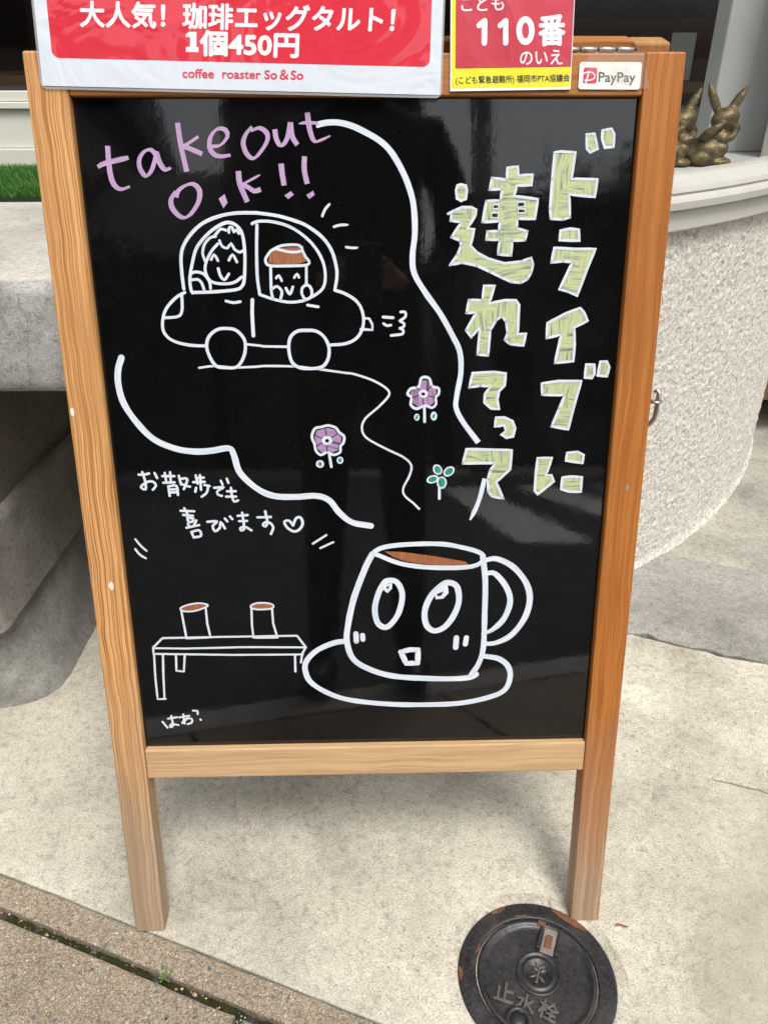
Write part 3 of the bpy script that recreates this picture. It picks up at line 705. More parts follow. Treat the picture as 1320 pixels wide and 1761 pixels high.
# ------------------------------------------------------------------ marker drawings on the panel
def catmull(P, closed, step):
    n = len(P); out = []
    rngs = n if closed else n - 1
    for i in range(rngs):
        p1, p2 = P[i], P[(i + 1) % n]
        p0 = P[(i - 1) % n] if (closed or i > 0) else p1 * 2 - p2
        p3 = P[(i + 2) % n] if (closed or i < n - 2) else p2 * 2 - p1
        k = max(2, int((p2 - p1).length / step))
        for j in range(k):
            t = j / k; t2 = t * t; t3 = t2 * t
            out.append(.5 * ((2 * p1) + (p2 - p0) * t + (2 * p0 - 5 * p1 + 4 * p2 - p3) * t2 + (3 * p1 - 3 * p2 + p3 - p0) * t3))
    if not closed: out.append(P[-1].copy())
    return out
class Marks:
    """one drawing or line of writing: flat strokes of paint on the panel, traced in board coordinates"""
    def __init__(s, mats, ox=0, oy=0, sc=1.0, w0=.00015, depth=PW):
        s.b = BM(); s.mats = mats; s.ox, s.oy, s.sc = ox, oy, sc; s.w = depth + w0; s.depth = depth
    def at(s, ox, oy, sc): s.ox, s.oy, s.sc = ox, oy, sc; return s
    def P(s, x, y): return on_board(s.ox + x / s.sc, s.oy + y / s.sc, s.depth)
    def scale(s, p):
        q = (s.ox + p[0] / s.sc, s.oy + p[1] / s.sc)
        return (on_board(q[0] + 4, q[1], s.depth) - on_board(q[0] - 4, q[1], s.depth)).length / 8
    def stroke(s, pts, wd, closed=False, mi=0, smooth=True, taper=(1, 1), nib=None, caps=True):
        """wd in photograph pixels"""
        m = s.scale(pts[0]) ; P = [s.P(*p) for p in pts]; W = wd * m * .5
        if smooth and len(P) > 2: C = catmull(P, closed, .0022)
        else:
            C = []
            for a, b_ in zip(P, P[1:] + ([P[0]] if closed else [])):
                k = max(1, int((b_ - a).length / .004)); C += [a.lerp(b_, j / k) for j in range(k)]
            if not closed: C.append(P[-1])
        n = len(C); z = s.w; s.w += .000035; d = 0; rows = []; sd_ = random.random() * 9
        for i, p in enumerate(C):
            a = C[i - 1] if (closed or i > 0) else p; b_ = C[(i + 1) % n] if (closed or i < n - 1) else p
            t = (b_ - a); t = t.normalized() if t.length > 0 else Vector((1, 0)); nn = Vector((-t.y, t.x)); f = i / max(1, n - 1)
            ww = W * (1 + .10 * mnoise.noise(Vector((d * 60, sd_, 0))))
            if not closed: ww *= min(1, taper[0] + (1 - taper[0]) * min(1, f * 5)) * min(1, taper[1] + (1 - taper[1]) * min(1, (1 - f) * 5))
            if nib is not None:       # chisel nib held at a fixed angle
                e = abs(t.x * math.sin(nib) - t.y * math.cos(nib)); ww *= .50 + .60 * e
            if i: d += (p - C[i - 1]).length
            zz = z + min(i * 1.2e-6, .00003)
            rows.append((s.b.bm.verts.new((p.x + nn.x * ww, p.y + nn.y * ww, zz)), s.b.bm.verts.new((p.x - nn.x * ww, p.y - nn.y * ww, zz)), d, ww, t, zz))
        seq = list(zip(rows, rows[1:])) + ([(rows[-1], rows[0])] if closed else [])
        for A, B in seq:
            try: f = s.b.bm.faces.new((A[0], A[1], B[1], B[0]))
            except ValueError: continue
            f.material_index = mi
            db = B[2] if B is not rows[0] else A[2] + .002
            for l, uv in zip(f.loops, ((0, A[2]), (1, A[2]), (1, db), (0, db))): l[s.b.uv].uv = (uv[0] + sd_, uv[1] + sd_)
        if not closed and caps:
            for E_, sg in ((rows[0], -1), (rows[-1], 1)):
                c = (E_[0].co + E_[1].co) / 2; t = Vector((E_[4].x, E_[4].y, 0)) * sg; nn = Vector((-E_[4].y, E_[4].x, 0)); k = 6
                fan = [E_[1]] + [s.b.bm.verts.new(c + (nn * -math.cos(math.pi * j / k) + t * math.sin(math.pi * j / k)) * E_[3]) for j in range(1, k)] + [E_[0]]
                f = s.b.bm.faces.new(fan); f.material_index = mi
                for l in f.loops: l[s.b.uv].uv = (.5 + sd_, E_[2] + sd_)
        if not smooth and len(P) > 2:      # round joints at the corners
            for p in (P if closed else P[1:-1]):
                z2 = z + .00003; f = s.b.bm.faces.new([s.b.bm.verts.new((p.x + W * .97 * math.cos(t), p.y + W * .97 * math.sin(t), z2)) for t in [2 * math.pi * k / 10 for k in range(10)]])
                f.material_index = mi
                for l in f.loops: l[s.b.uv].uv = (.5 + sd_ + l.vert.co.x * 40, sd_)
        return s
    def fill(s, pts, mi=0, smooth=False):
        P = [s.P(*p) for p in pts]
        if smooth: P = catmull(P, True, .003)
        z = s.w; s.w += .00003
        vs_ = [s.b.bm.verts.new((p.x, p.y, z)) for p in P]
        for t in tessellate_polygon([[Vector((p.x, p.y, 0)) for p in P]]):
            try: f = s.b.bm.faces.new([vs_[i] for i in t])
            except ValueError: continue
            f.normal_update()
            if f.normal.z < 0: f.normal_flip()
            f.material_index = mi
            for l in f.loops: l[s.b.uv].uv = (l.vert.co.x * 90, l.vert.co.y)
        return s
    def done(s, name, label, parent=None):
        me = bpy.data.meshes.new(name); s.b.bm.normal_update(); s.b.bm.to_mesh(me); s.b.bm.free()
        o = link(name, me, parent or board, s.mats); o.matrix_local = BF
        if label: o['label'] = label
        return o
NB = R(35)
m = Marks([M['mp']], 140, 160, 4.4)
cw = 8.2
m.stroke([(200, 400), (207, 500), (222, 620), (250, 695), (300, 728), (368, 708)], cw, nib=R(20), caps=False)
m.stroke([(125, 560), (180, 532), (358, 488)], cw * .9, nib=R(100), taper=(.8, .8), caps=False)
m.stroke([(565, 470), (530, 430), (480, 440), (440, 500), (445, 570), (487, 628), (530, 590), (560, 500), (572, 440)], cw * .95, nib=R(20), caps=False)
m.stroke([(568, 450), (595, 530), (635, 580), (678, 565)], cw, nib=R(30), caps=False)
m.stroke([(728, 225), (755, 400), (798, 595)], cw, nib=R(10), caps=False)
m.stroke([(885, 330), (820, 375), (755, 412)], cw * .62, caps=False); m.stroke([(765, 400), (830, 425), (915, 462)], cw * .95, caps=False)
m.stroke([(975, 405), (1050, 395), (1105, 330), (1090, 280), (1030, 272), (980, 330), (970, 410), (1005, 465), (1060, 480), (1128, 470)], cw * .95, nib=R(30), caps=False)
m.at(380, 160, 4.4)
m.stroke([(235, 255), (190, 310), (168, 380), (195, 460), (245, 495), (300, 445), (350, 360), (345, 300), (290, 265), (225, 288)], cw * .95, nib=R(25), caps=False)
m.stroke([(407, 275), (420, 350), (455, 400), (500, 345), (525, 222)], cw * .95, nib=R(10), caps=False); m.stroke([(525, 222), (540, 330), (578, 393)], cw, nib=R(10), caps=False)
m.stroke([(588, 233), (640, 225), (735, 228)], cw * .6, taper=(.3, .8), caps=False); m.stroke([(653, 148), (672, 280), (708, 365), (770, 350), (826, 324)], cw * .95, nib=R(10), taper=(1, .5), caps=False)
m.stroke([(150 - 18, 590), (145, 690), (200, 825)], cw * 1.05, nib=R(10), caps=False); m.stroke([(298, 618), (240, 650), (165, 690)], cw * .5, taper=(.3, 1), caps=False)
m.stroke([(150, 690), (210, 715), (250, 742), (302, 730)], cw * .95, caps=False)
m.stroke([(455, 535), (463, 610), (478, 700)], cw * 1.1, caps=False); m.fill([(480, 775), (530, 743), (552, 770), (508, 803)])
m.stroke([(632, 480), (630, 580), (652, 688)], cw * 1.1, caps=False); m.fill([(645, 772), (697, 740), (710, 770), (668, 803)])
m.at(140, 160, 4.4)
m.stroke([(718, 790), (735, 740), (790, 700), (850, 690), (895, 740), (885, 830), (820, 925), (760, 940), (695, 880), (680, 810), (718, 745)], cw, nib=R(20), caps=False)
m.fill([(1085, 765), (1107, 830), (1075, 872), (1040, 800)])
m.done('marker_lettering', 'pink handwritten words takeout O.K!!')

m = Marks([M['mw']], 0, 0, 1)
m.stroke([(543, 215), (562, 211), (583, 211), (606, 217), (631, 229), (654, 243), (672, 261), (690, 291), (703, 322), (711, 355), (713, 400), (709, 440), (712, 470), (731, 503), (757, 540), (778, 578), (790, 605), (792, 640), (785, 680), (784, 702), (796, 726), (822, 761)], 10.2, caps=False)
m.done('marker_line', 'long white wavy line right of the car')
m = Marks([M['mw']], 180, 580, 2.75)
m.stroke([(80, 97), (65, 150), (65, 220), (90, 310), (150, 400), (230, 480), (330, 525), (420, 540), (500, 537), (588, 525), (612, 560), (640, 640), (720, 715), (800, 750), (900, 755), (1000, 750), (1062, 772), (1110, 830), (1170, 875), (1258, 892)], 11.2)
m.done('marker_line', 'white wavy line left of and below the road')

# the car with its two passengers
m = Marks([M['mw'], M['mbr']], 260, 350, 5.868); q = 5.868
g1 = lambda L: [(260 + x / 5.868, 350 + y / 5.868) for x, y in L]
g2 = lambda L: [(420 + x / 4.4, 340 + y / 4.4) for x, y in L]
m.at(0, 0, 1)
m.stroke(g1([(330, 860), (310, 700), (302, 540), (325, 430), (400, 310), (520, 200), (680, 130), (850, 97), (1040, 94)]) + g2([(100, 116), (250, 137), (390, 177), (480, 217), (590, 300), (660, 400), (695, 520), (700, 600), (685, 698)]), 5.6)
m.stroke(g2([(685, 700), (760, 725), (840, 775), (885, 840), (902, 930), (885, 1010), (840, 1070), (760, 1105), (640, 1115)]), 5.2)
m.stroke(g1([(340, 897), (250, 950), (160, 1050), (122, 1150), (120, 1270), (170, 1350), (260, 1400), (400, 1430), (545, 1437)]), 5.2)
m.stroke(g1([(310, 910), (312, 1080), (270, 1140), (135, 1153)]), 5)
m.stroke(g1([(410, 890), (392, 760), (425, 560), (470, 430), (590, 290), (720, 205), (800, 193), (870, 230), (920, 310), (945, 500), (940, 760), (915, 835), (860, 868), (640, 890), (440, 897)]), 5.4, closed=True)
m.stroke(g1([(755, 270), (700, 258), (645, 320)]), 4.6); m.stroke(g1([(650, 333), (600, 342), (540, 410), (520, 500), (545, 580)]), 4.6)
m.stroke(g1([(672, 408), (610, 480), (560, 580), (545, 670), (580, 760), (640, 800), (760, 810), (850, 790), (912, 742)]), 5)
m.stroke(g1([(690, 375), (715, 430), (770, 450), (808, 402), (840, 460), (890, 490), (920, 480)]), 4.6)
m.stroke(g1([(785, 292), (788, 245), (818, 240), (835, 290), (862, 262), (885, 302)]), 4.6)
m.stroke(g1([(605, 567), (637, 515), (675, 577)]), 4.4); m.stroke(g1([(785, 572), (822, 515), (866, 590)]), 4.4)
m.stroke(g1([(678, 657), (700, 730), (740, 770), (785, 710)]), 4.8)
m.stroke(g1([(405, 705), (450, 690), (530, 710), (590, 790), (600, 857)]), 4.8); m.stroke(g1([(405, 772), (470, 765), (510, 800), (535, 867)]), 4.8)
m.stroke(g1([(755, 983), (830, 1000), (900, 990)]), 4.6); m.stroke(g1([(1022, 972), (1020, 1120), (1032, 1332)]), 6.3)
m.stroke(g1([(760, 1260), (860, 1280), (940, 1370), (950, 1480), (920, 1580), (860, 1650), (760, 1655), (660, 1640), (600, 1560), (562, 1450), (580, 1350), (660, 1275)]), 5.6, closed=True)
m.stroke(g1([(965, 1420), (1110, 1435)]) + g2([(150, 1124), (328, 1127)]), 4.2)
m.stroke(g2([(60, 197), (100, 180), (200, 180), (320, 210), (420, 265), (510, 345), (570, 430), (605, 520), (612, 620), (590, 690), (520, 745), (440, 780), (340, 790), (230, 770), (118, 733)]), 5)
m.stroke(g2([(118, 733), (100, 600), (94, 400), (97, 207)]), 5.2)
m.stroke(g2([(400, 1010), (470, 1003), (545, 1010), (605, 1055), (640, 1130), (635, 1215), (595, 1275), (520, 1292), (420, 1285), (360, 1240), (337, 1140), (350, 1055)]), 5.6, closed=True)
m.fill(g2([(182, 495), (190, 435), (240, 388), (330, 375), (425, 375), (470, 480), (430, 497), (300, 508)]), 1)
m.stroke(g2([(215, 395), (260, 370), (320, 358), (415, 360), (440, 395), (400, 410), (330, 408), (245, 388)]), 4.4)
m.stroke(g2([(440, 398), (465, 450), (490, 480), (478, 508), (380, 515), (200, 515), (165, 490), (165, 455), (205, 400), (240, 385)]), 4.6)
m.stroke(g2([(200, 520), (205, 700), (218, 760)]), 4.8); m.stroke(g2([(470, 512), (470, 660)]), 4.6)
m.stroke(g2([(242, 608), (262, 588), (284, 628)]), 4.2); m.stroke(g2([(378, 605), (400, 576), (415, 603)]), 4.2); m.stroke(g2([(316, 685), (345, 730), (368, 675)]), 4.6)
m.stroke(g2([(215, 687), (250, 670), (286, 710), (275, 765)]), 4.6); m.stroke(g2([(478, 660), (508, 690), (508, 745), (470, 770), (438, 735), (440, 680)]), 4.8, closed=True)
m.stroke(g2([(480, 812), (560, 825)]), 4.8)
m.done('marker_drawing', 'white drawing of a round car with a driver and a smiling takeaway cup')
m = Marks([M['mw']], 420, 340, 4.4)
m.stroke([(905, 912), (945, 915), (968, 960), (968, 1000), (882, 995)], 4.4, smooth=False)
m.stroke([(1050, 903), (1125, 908)], 4.8); m.stroke([(1053, 952), (1078, 968), (1108, 964)], 4.4)
m.stroke([(1182, 865), (1215, 865), (1218, 900), (1175, 932)], 4.4); m.stroke([(1175, 932), (1210, 955), (1200, 980), (1176, 988)], 4.4); m.stroke([(1176, 988), (1198, 1000), (1196, 1030), (1110, 1042)], 4.6)
m.done('marker_drawing', 'white puff of exhaust behind the drawn car')
m = Marks([M['mw']], 420, 340, 4.4)
m.stroke([(590, 138), (610, 90), (645, 48)], 4.6, taper=(1, .7)); m.stroke([(678, 220), (720, 208), (782, 205)], 4.2, taper=(1, .7)); m.stroke([(770, 374), (815, 380), (856, 378)], 4.2, taper=(1, .7))
m.done('marker_line', 'three short white dashes right of the car roof')
m = Marks([M['mw']], 0, 0, 1)
m.stroke(g1([(485, 1658), (640, 1640), (830, 1655), (1080, 1645)]) + g2([(150, 1273), (380, 1277), (560, 1297), (760, 1325)]) + [(500 + x / 3.882, 620 + y / 3.882) for x, y in ((420, 90), (545, 132), (635, 185), (655, 230), (590, 305), (495, 390), (475, 460), (510, 520), (640, 592), (750, 645), (803, 700), (790, 770), (750, 850), (758, 900), (820, 955), (855, 990))], 3.9)
m.done('marker_line', 'thin white winding road line under the car')
def oval(cx, cy, a, b_, rot=0, n=14): return [(cx + a * math.cos(t) * math.cos(rot) - b_ * math.sin(t) * math.sin(rot), cy + a * math.cos(t) * math.sin(rot) + b_ * math.sin(t) * math.cos(rot)) for t in [2 * math.pi * k / n for k in range(n)]]
E5 = (500, 620, 3.882)
m = Marks([M['mw'], M['mpink'], M['mteal'], M['black_mark']], *E5)
fl = [(160, 560), (140, 510), (160, 455), (205, 443), (250, 433), (302, 450), (322, 480), (355, 505), (350, 550), (330, 572), (330, 610), (285, 630), (242, 610), (200, 630), (167, 600)]
m.fill([(242 + (x - 242) * .84, 533 + (y - 533) * .84) for x, y in fl], 1); m.stroke(fl, 4.6, closed=True); [m.stroke([(242 + 30 * math.cos(R(a)), 533 + 28 * math.sin(R(a))), (242 + 84 * math.cos(R(a)), 533 + 76 * math.sin(R(a)))], 1.5, mi=3) for a in (15, 90, 150, 205, 262, 325)]; m.fill(oval(242, 533, 36, 30), 0); m.fill(oval(242, 535, 14, 12), 3); m.stroke([(255, 615), (270, 708)], 4.4)
for c in ((195, 690, 28, 26), (328, 665, 22, 24)): m.fill(oval(*c), 0); m.fill(oval(c[0], c[1], 13, 15), 2)
m.done('marker_drawing', 'small pink flower below the road line')
m = Marks([M['mw'], M['mpink'], M['mteal'], M['black_mark']], *E5)
fl = [(852, 175), (868, 120), (895, 110), (925, 122), (942, 172), (985, 185), (985, 225), (965, 245), (968, 290), (940, 315), (892, 298), (840, 322), (800, 295), (805, 245), (778, 225), (800, 187)]
m.fill([(883 + (x - 883) * .84, 222 + (y - 222) * .84) for x, y in fl], 1); m.stroke(fl, 4.6, closed=True); [m.stroke([(883 + 26 * math.cos(R(a)), 222 + 26 * math.sin(R(a))), (883 + 80 * math.cos(R(a)), 222 + 76 * math.sin(R(a)))], 1.5, mi=3) for a in (20, 90, 160, 225, 315)]; m.fill(oval(883, 222, 32, 28), 0); m.fill(oval(883, 223, 13, 11), 3); m.stroke([(890, 310), (892, 408)], 4.6)
for c in ((840, 378, 19, 24), (953, 370, 22, 30)): m.fill(oval(*c), 0); m.fill(oval(c[0], c[1], 8, 17, .3), 2)
m.done('marker_drawing', 'pink flower between the road and the long white line')
m = Marks([M['mw'], M['mteal']], *E5)
m.stroke([(990, 845), (990, 922)], 4.6)
for c in ((978, 728, 37, 30, 1.0), (1054, 740, 42, 30, 2.5), (945, 792, 42, 27, -.3), (1006, 815, 42, 34, 1.6)):
    m.fill(oval(*c), 0)
for c in ((978, 728, 26, 20, 1.0), (1054, 740, 30, 20, 2.5), (945, 792, 30, 17, -.3), (1006, 813, 30, 23, 1.6)):
    m.fill(oval(*c), 1)
m.done('marker_drawing', 'green four-leaf clover left of the large lettering')

# big green letters outlined in white
def letters(name, label, shapes, extra=None):
    m = Marks([M['mw'], M['mg'], M['black_mark']])
    for (ox, oy, sc, pts) in shapes:
        m.at(ox, oy, sc); m.fill(pts, 1)
    for (ox, oy, sc, pts) in shapes:
        m.at(ox, oy, sc); m.stroke(pts, 4.6, closed=True, smooth=False)
    if extra: extra(m)
    m.done(name, label)
Fz, Gz, Hz, Iz = (740, 200, 6.29), (740, 470, 4.095), (890, 200, 5.179), (890, 510, 4.889)
def kextra(m):
    m.at(*Fz)
    for sq in ([(678, 952), (735, 958), (732, 1000), (672, 1000)], [(660, 1045), (730, 1045), (725, 1100), (655, 1095)], [(938, 930), (1010, 925), (1015, 975), (940, 985)], [(945, 1000), (1020, 1005), (1015, 1045), (945, 1050)]):
        m.fill(sq, 2); m.stroke(sq, 2.6, closed=True, smooth=False)
letters('marker_lettering', 'pale green Japanese lettering outlined in white, left column', [
    (*Fz, [(290, 750), (325, 738), (380, 750), (390, 800), (380, 895), (330, 915), (285, 890), (275, 800)]),
    (*Fz, [(190, 1055), (260, 1020), (340, 985), (440, 985), (492, 1010), (485, 1070), (400, 1212), (470, 1222), (455, 1300), (430, 1400), (500, 1475), (620, 1540), (800, 1592), (980, 1572), (1085, 1530), (1105, 1600), (1085, 1690), (1045, 1760), (975, 1800), (870, 1790), (760, 1740), (640, 1680), (500, 1615), (340, 1580), (210, 1608), (290, 1500), (330, 1400), (322, 1345), (225, 1308), (332, 1145), (215, 1130), (225, 1055)]),
    (*Fz, [(830, 558), (940, 545), (948, 640), (1100, 632), (1088, 745), (930, 750), (905, 862), (1158, 897), (1125, 1110), (935, 1107), (930, 1212), (1045, 1245), (1018, 1340), (880, 1345), (868, 1505), (727, 1493), (747, 1335), (602, 1335), (612, 1245), (737, 1242), (747, 1135), (560, 1145), (602, 917), (755, 910), (770, 787), (637, 795), (662, 667), (822, 687)]),
    (*Gz, [(375, 88), (450, 88), (412, 212), (520, 190), (600, 190), (622, 222), (612, 428), (670, 425), (652, 508), (560, 498), (522, 470), (542, 420), (532, 340), (500, 303), (460, 330), (418, 400), (403, 578), (330, 572), (350, 372), (285, 450), (250, 400), (322, 275), (252, 280), (270, 187), (365, 190)]),
    (*Gz, [(295, 702), (450, 695), (528, 705), (520, 790), (480, 830), (468, 890), (480, 955), (425, 950), (378, 910), (382, 850), (420, 797), (350, 790), (272, 803)]),
    (*Gz, [(460, 1015), (520, 1015), (575, 1040), (594, 1090), (580, 1148), (532, 1158), (497, 1135), (530, 1110), (518, 1070), (452, 1078)]),
    (*Gz, [(252, 1237), (570, 1245), (558, 1380), (460, 1470), (510, 1585), (432, 1570), (405, 1535), (402, 1450), (420, 1385), (455, 1335), (227, 1338)]),
], kextra)
letters('marker_lettering', 'pale green Japanese lettering outlined in white, right column', [
    (*Hz, [(325, 322), (380, 314), (510, 322), (475, 558), (705, 562), (682, 718), (455, 695), (460, 900), (400, 918), (292, 913), (285, 820), (305, 560)]),
    (*Hz, [(610, 162), (680, 157), (708, 290), (640, 322), (612, 290)]), (*Hz, [(750, 127), (830, 112), (855, 160), (848, 272), (772, 280), (747, 200)]),
    (*Hz, [(378, 1018), (460, 1002), (540, 1010), (545, 1108), (370, 1103)]),
    (*Hz, [(322, 1172), (500, 1182), (688, 1182), (610, 1370), (525, 1598), (445, 1560), (367, 1540), (482, 1300), (400, 1290), (297, 1302)]),
    (*Iz, [(247, 222), (400, 142), (520, 97), (550, 130), (583, 203), (470, 260), (475, 400), (463, 542), (310, 558), (362, 318), (240, 350)]),
    (*Iz, [(200, 730), (340, 710), (530, 710), (480, 880), (420, 1115), (282, 1090), (345, 940), (392, 828), (203, 825)]),
    (*Iz, [(572, 570), (640, 572), (640, 650), (620, 685), (560, 680)]), (*Iz, [(690, 547), (745, 545), (765, 595), (745, 670), (667, 663)]),
    (*Iz, [(165, 1357), (283, 1355), (235, 1500), (280, 1500), (300, 1553), (165, 1660), (140, 1630), (150, 1480)]), (*Iz, [(412, 1312), (500, 1305), (550, 1332), (540, 1398), (402, 1378)]), (*Iz, [(372, 1520), (440, 1512), (535, 1517), (525, 1640), (430, 1638), (362, 1618)]),
])
m = Marks([M['mw']], *Gz)
m.stroke([(380, 1445), (352, 1560), (320, 1650), (277, 1738)], 7.6, taper=(1, .35), caps=False); m.done('marker_line', 'short white slanting stroke under the left column of letters')

# small white handwriting
m = Marks([M['mw']], 220, 790, 4.125); hw = 4.3
for st in ([(78, 108), (115, 108), (150, 100)], [(103, 90), (122, 150), (128, 212), (100, 205), (95, 190), (140, 158), (180, 158), (200, 185), (178, 215)], [(190, 97), (208, 132)],
           [(245, 118), (330, 118)], [(262, 95), (272, 150)], [(300, 90), (305, 160)], [(252, 165), (332, 162)], [(288, 190), (298, 258)], [(290, 190), (345, 188), (356, 252)], [(300, 213), (342, 211)], [(303, 234), (345, 232)],
           [(362, 115), (378, 178)], [(372, 138), (422, 138), (398, 210)], [(375, 165), (405, 185), (442, 192)],
           [(482, 112), (495, 172)], [(488, 132), (538, 128)], [(465, 160), (545, 158)], [(512, 110), (520, 215)], [(485, 200), (480, 228)], [(545, 180), (580, 188)], [(572, 185), (560, 235), (525, 263)],
           [(613, 200), (682, 195), (637, 222), (640, 248), (668, 257)], [(660, 150), (673, 178)], [(702, 135), (714, 166)],
           [(732, 200), (740, 262), (755, 298), (782, 288)], [(705, 225), (766, 224)], [(698, 262), (768, 262)],
           [(375, 362), (472, 366)], [(402, 345), (425, 385)], [(395, 392), (462, 398)], [(425, 412), (468, 418), (458, 440), (430, 438), (425, 412)], [(428, 455), (437, 472)], [(488, 430), (472, 462)], [(418, 482), (506, 463)], [(452, 512), (470, 552)], [(452, 512), (508, 500), (520, 540), (470, 550)],
           [(565, 440), (635, 437), (603, 470), (620, 508), (655, 480), (660, 440), (690, 487)], [(690, 417), (706, 437)], [(725, 402), (742, 420)],
           [(780, 398), (850, 392)], [(790, 435), (847, 433)], [(812, 375), (822, 440), (825, 492), (803, 500), (800, 482), (835, 476), (878, 500)],
           [(920, 408), (1015, 405)], [(975, 365), (990, 440), (978, 472), (958, 462), (975, 442), (1010, 448), (1032, 480), (1015, 525)]):
    m.stroke(st, hw)
m.stroke([(1172, 465), (1145, 432), (1110, 437), (1130, 480), (1180, 508), (1220, 490), (1240, 450), (1225, 410), (1195, 412), (1172, 462)], 4.6)
m.done('marker_lettering', 'small white Japanese handwriting with a heart')
m = Marks([M['mw']], 220, 920, 3.882); hw = 3.6
for st in ([(232, 1247), (265, 1286)], [(268, 1226), (330, 1216)], [(290, 1207), (302, 1272), (282, 1282), (290, 1262), (338, 1268)], [(345, 1217), (410, 1206)], [(370, 1197), (380, 1258)], [(400, 1220), (362, 1258), (385, 1228), (425, 1225), (428, 1250), (400, 1262)], [(435, 1172), (465, 1174), (466, 1195)], [(484, 1230), (488, 1234)]):
    m.stroke(st, hw)
m.done('marker_lettering', 'tiny white Japanese word with question mark at the bottom left')
m = Marks([M['mw'], M['mbr']], 220, 920, 3.882); lw_ = 3.7
for st in ([(50, 28), (90, 75), (125, 105)], [(50, 93), (80, 130), (120, 155)]): m.stroke(st, lw_)
m.done('marker_line', 'two short white dashes beside the left stile')
m = Marks([M['mw']], 510, 910, 3.143)
for st in ([(88, 78), (160, 32)], [(128, 102), (198, 70)]): m.stroke(st, lw_)
m.done('marker_line', 'two short white dashes above the big cup')
m = Marks([M['mw'], M['mbr']], 220, 920, 3.882)
for st in ([(230, 690), (172, 748)], [(172, 755), (380, 758), (785, 748), (1185, 750)], [(170, 748), (172, 793), (700, 800), (1168, 797)], [(232, 688), (600, 680), (1128, 672)], [(1128, 672), (1187, 748)], [(1187, 750), (1160, 797)],
           [(176, 800), (184, 950), (200, 1095), (252, 1093)], [(235, 803), (238, 940), (245, 1082)], [(322, 803), (325, 905), (375, 910), (380, 803)], [(1115, 800), (1118, 910)], [(1162, 800), (1155, 850)]):
    m.stroke(st, lw_, smooth=len(st) > 4)
m.done('marker_drawing', 'white drawing of an empty bench')
for lab, mouth, body in (('left of two small coffee cups drawn on the bench', [(350, 490), (395, 468), (470, 455), (532, 465), (520, 482), (440, 508), (370, 508)], [(358, 508), (375, 600), (392, 690), (552, 683), (530, 590), (520, 485)]),
                         ('right of two small coffee cups drawn on the bench', [(820, 473), (860, 455), (930, 455), (970, 468), (960, 490), (880, 497), (830, 490)], [(825, 490), (828, 600), (838, 685), (998, 685), (970, 590), (962, 490)])):
    m = Marks([M['mw'], M['mbr']], 220, 920, 3.882); m.fill(mouth, 1, True); m.stroke(mouth, 3.2, closed=True); m.stroke(body, lw_, smooth=False); m.done('marker_drawing', lab)

# big cup with a face on its saucer
m = Marks([M['mw'], M['mbr'], M['black_mark']], 510, 910, 3.143)
m.fill([(475, 120), (560, 122), (740, 145), (910, 175), (930, 192), (860, 200), (700, 190), (580, 172), (520, 150)], 1)
m.stroke([(265, 605), (200, 615), (110, 655), (55, 710), (47, 765), (80, 830), (180, 890), (300, 925), (500, 945), (700, 948), (880, 940), (1030, 910), (1120, 870), (1152, 800), (1140, 740), (1090, 700), (1010, 685)], 9.4)
m.stroke([(415, 128), (470, 98), (600, 82), (780, 80), (900, 100), (985, 125), (1010, 155), (975, 192), (880, 208), (700, 205), (560, 185), (440, 140)], 8.2, closed=True)
m.stroke([(408, 135), (370, 210), (310, 370), (277, 520), (272, 610), (305, 700), (390, 755), (520, 793), (700, 806), (850, 808), (935, 800), (968, 784)], 10.6)
m.stroke([(1005, 150), (1018, 280), (1015, 450), (1008, 630), (985, 720), (940, 790)], 9.6)
m.stroke([(1015, 168), (1080, 160), (1170, 205), (1238, 290), (1258, 380), (1230, 480), (1160, 570), (1080, 612), (1010, 620)], 10.6, taper=(.8, .7))
m.stroke([(1025, 238), (1070, 240), (1130, 310), (1152, 390), (1120, 480), (1060, 540), (1005, 565)], 10, taper=(.8, .6))
m.stroke([(490, 278), (540, 285), (570, 350), (555, 440), (520, 500), (480, 530), (437, 505), (422, 430), (440, 350), (465, 300)], 10, closed=True)
m.stroke([(820, 288), (865, 310), (875, 390), (845, 470), (795, 530), (740, 548), (700, 515), (692, 440), (725, 360), (780, 305)], 10.4, closed=True)
m.fill([(465, 300), (515, 290), (515, 320), (490, 345), (465, 325)]); m.fill([(745, 345), (815, 300), (820, 345), (790, 375), (750, 378)])
m.fill([(755, 350), (795, 335), (780, 358), (762, 362)], 2); m.fill([(482, 312), (500, 306), (492, 325)], 2)
m.stroke([(320, 563), (322, 605)], 9.2); m.stroke([(356, 572), (358, 595)], 9); m.stroke([(862, 585), (858, 638)], 9.4); m.stroke([(916, 585), (910, 620)], 9.2)
m.stroke([(562, 662), (610, 650), (655, 650), (653, 722), (592, 724)], 9.4, closed=True, smooth=False)
m.done('marker_drawing', 'big white drawing of a coffee cup with a surprised face on a saucer')
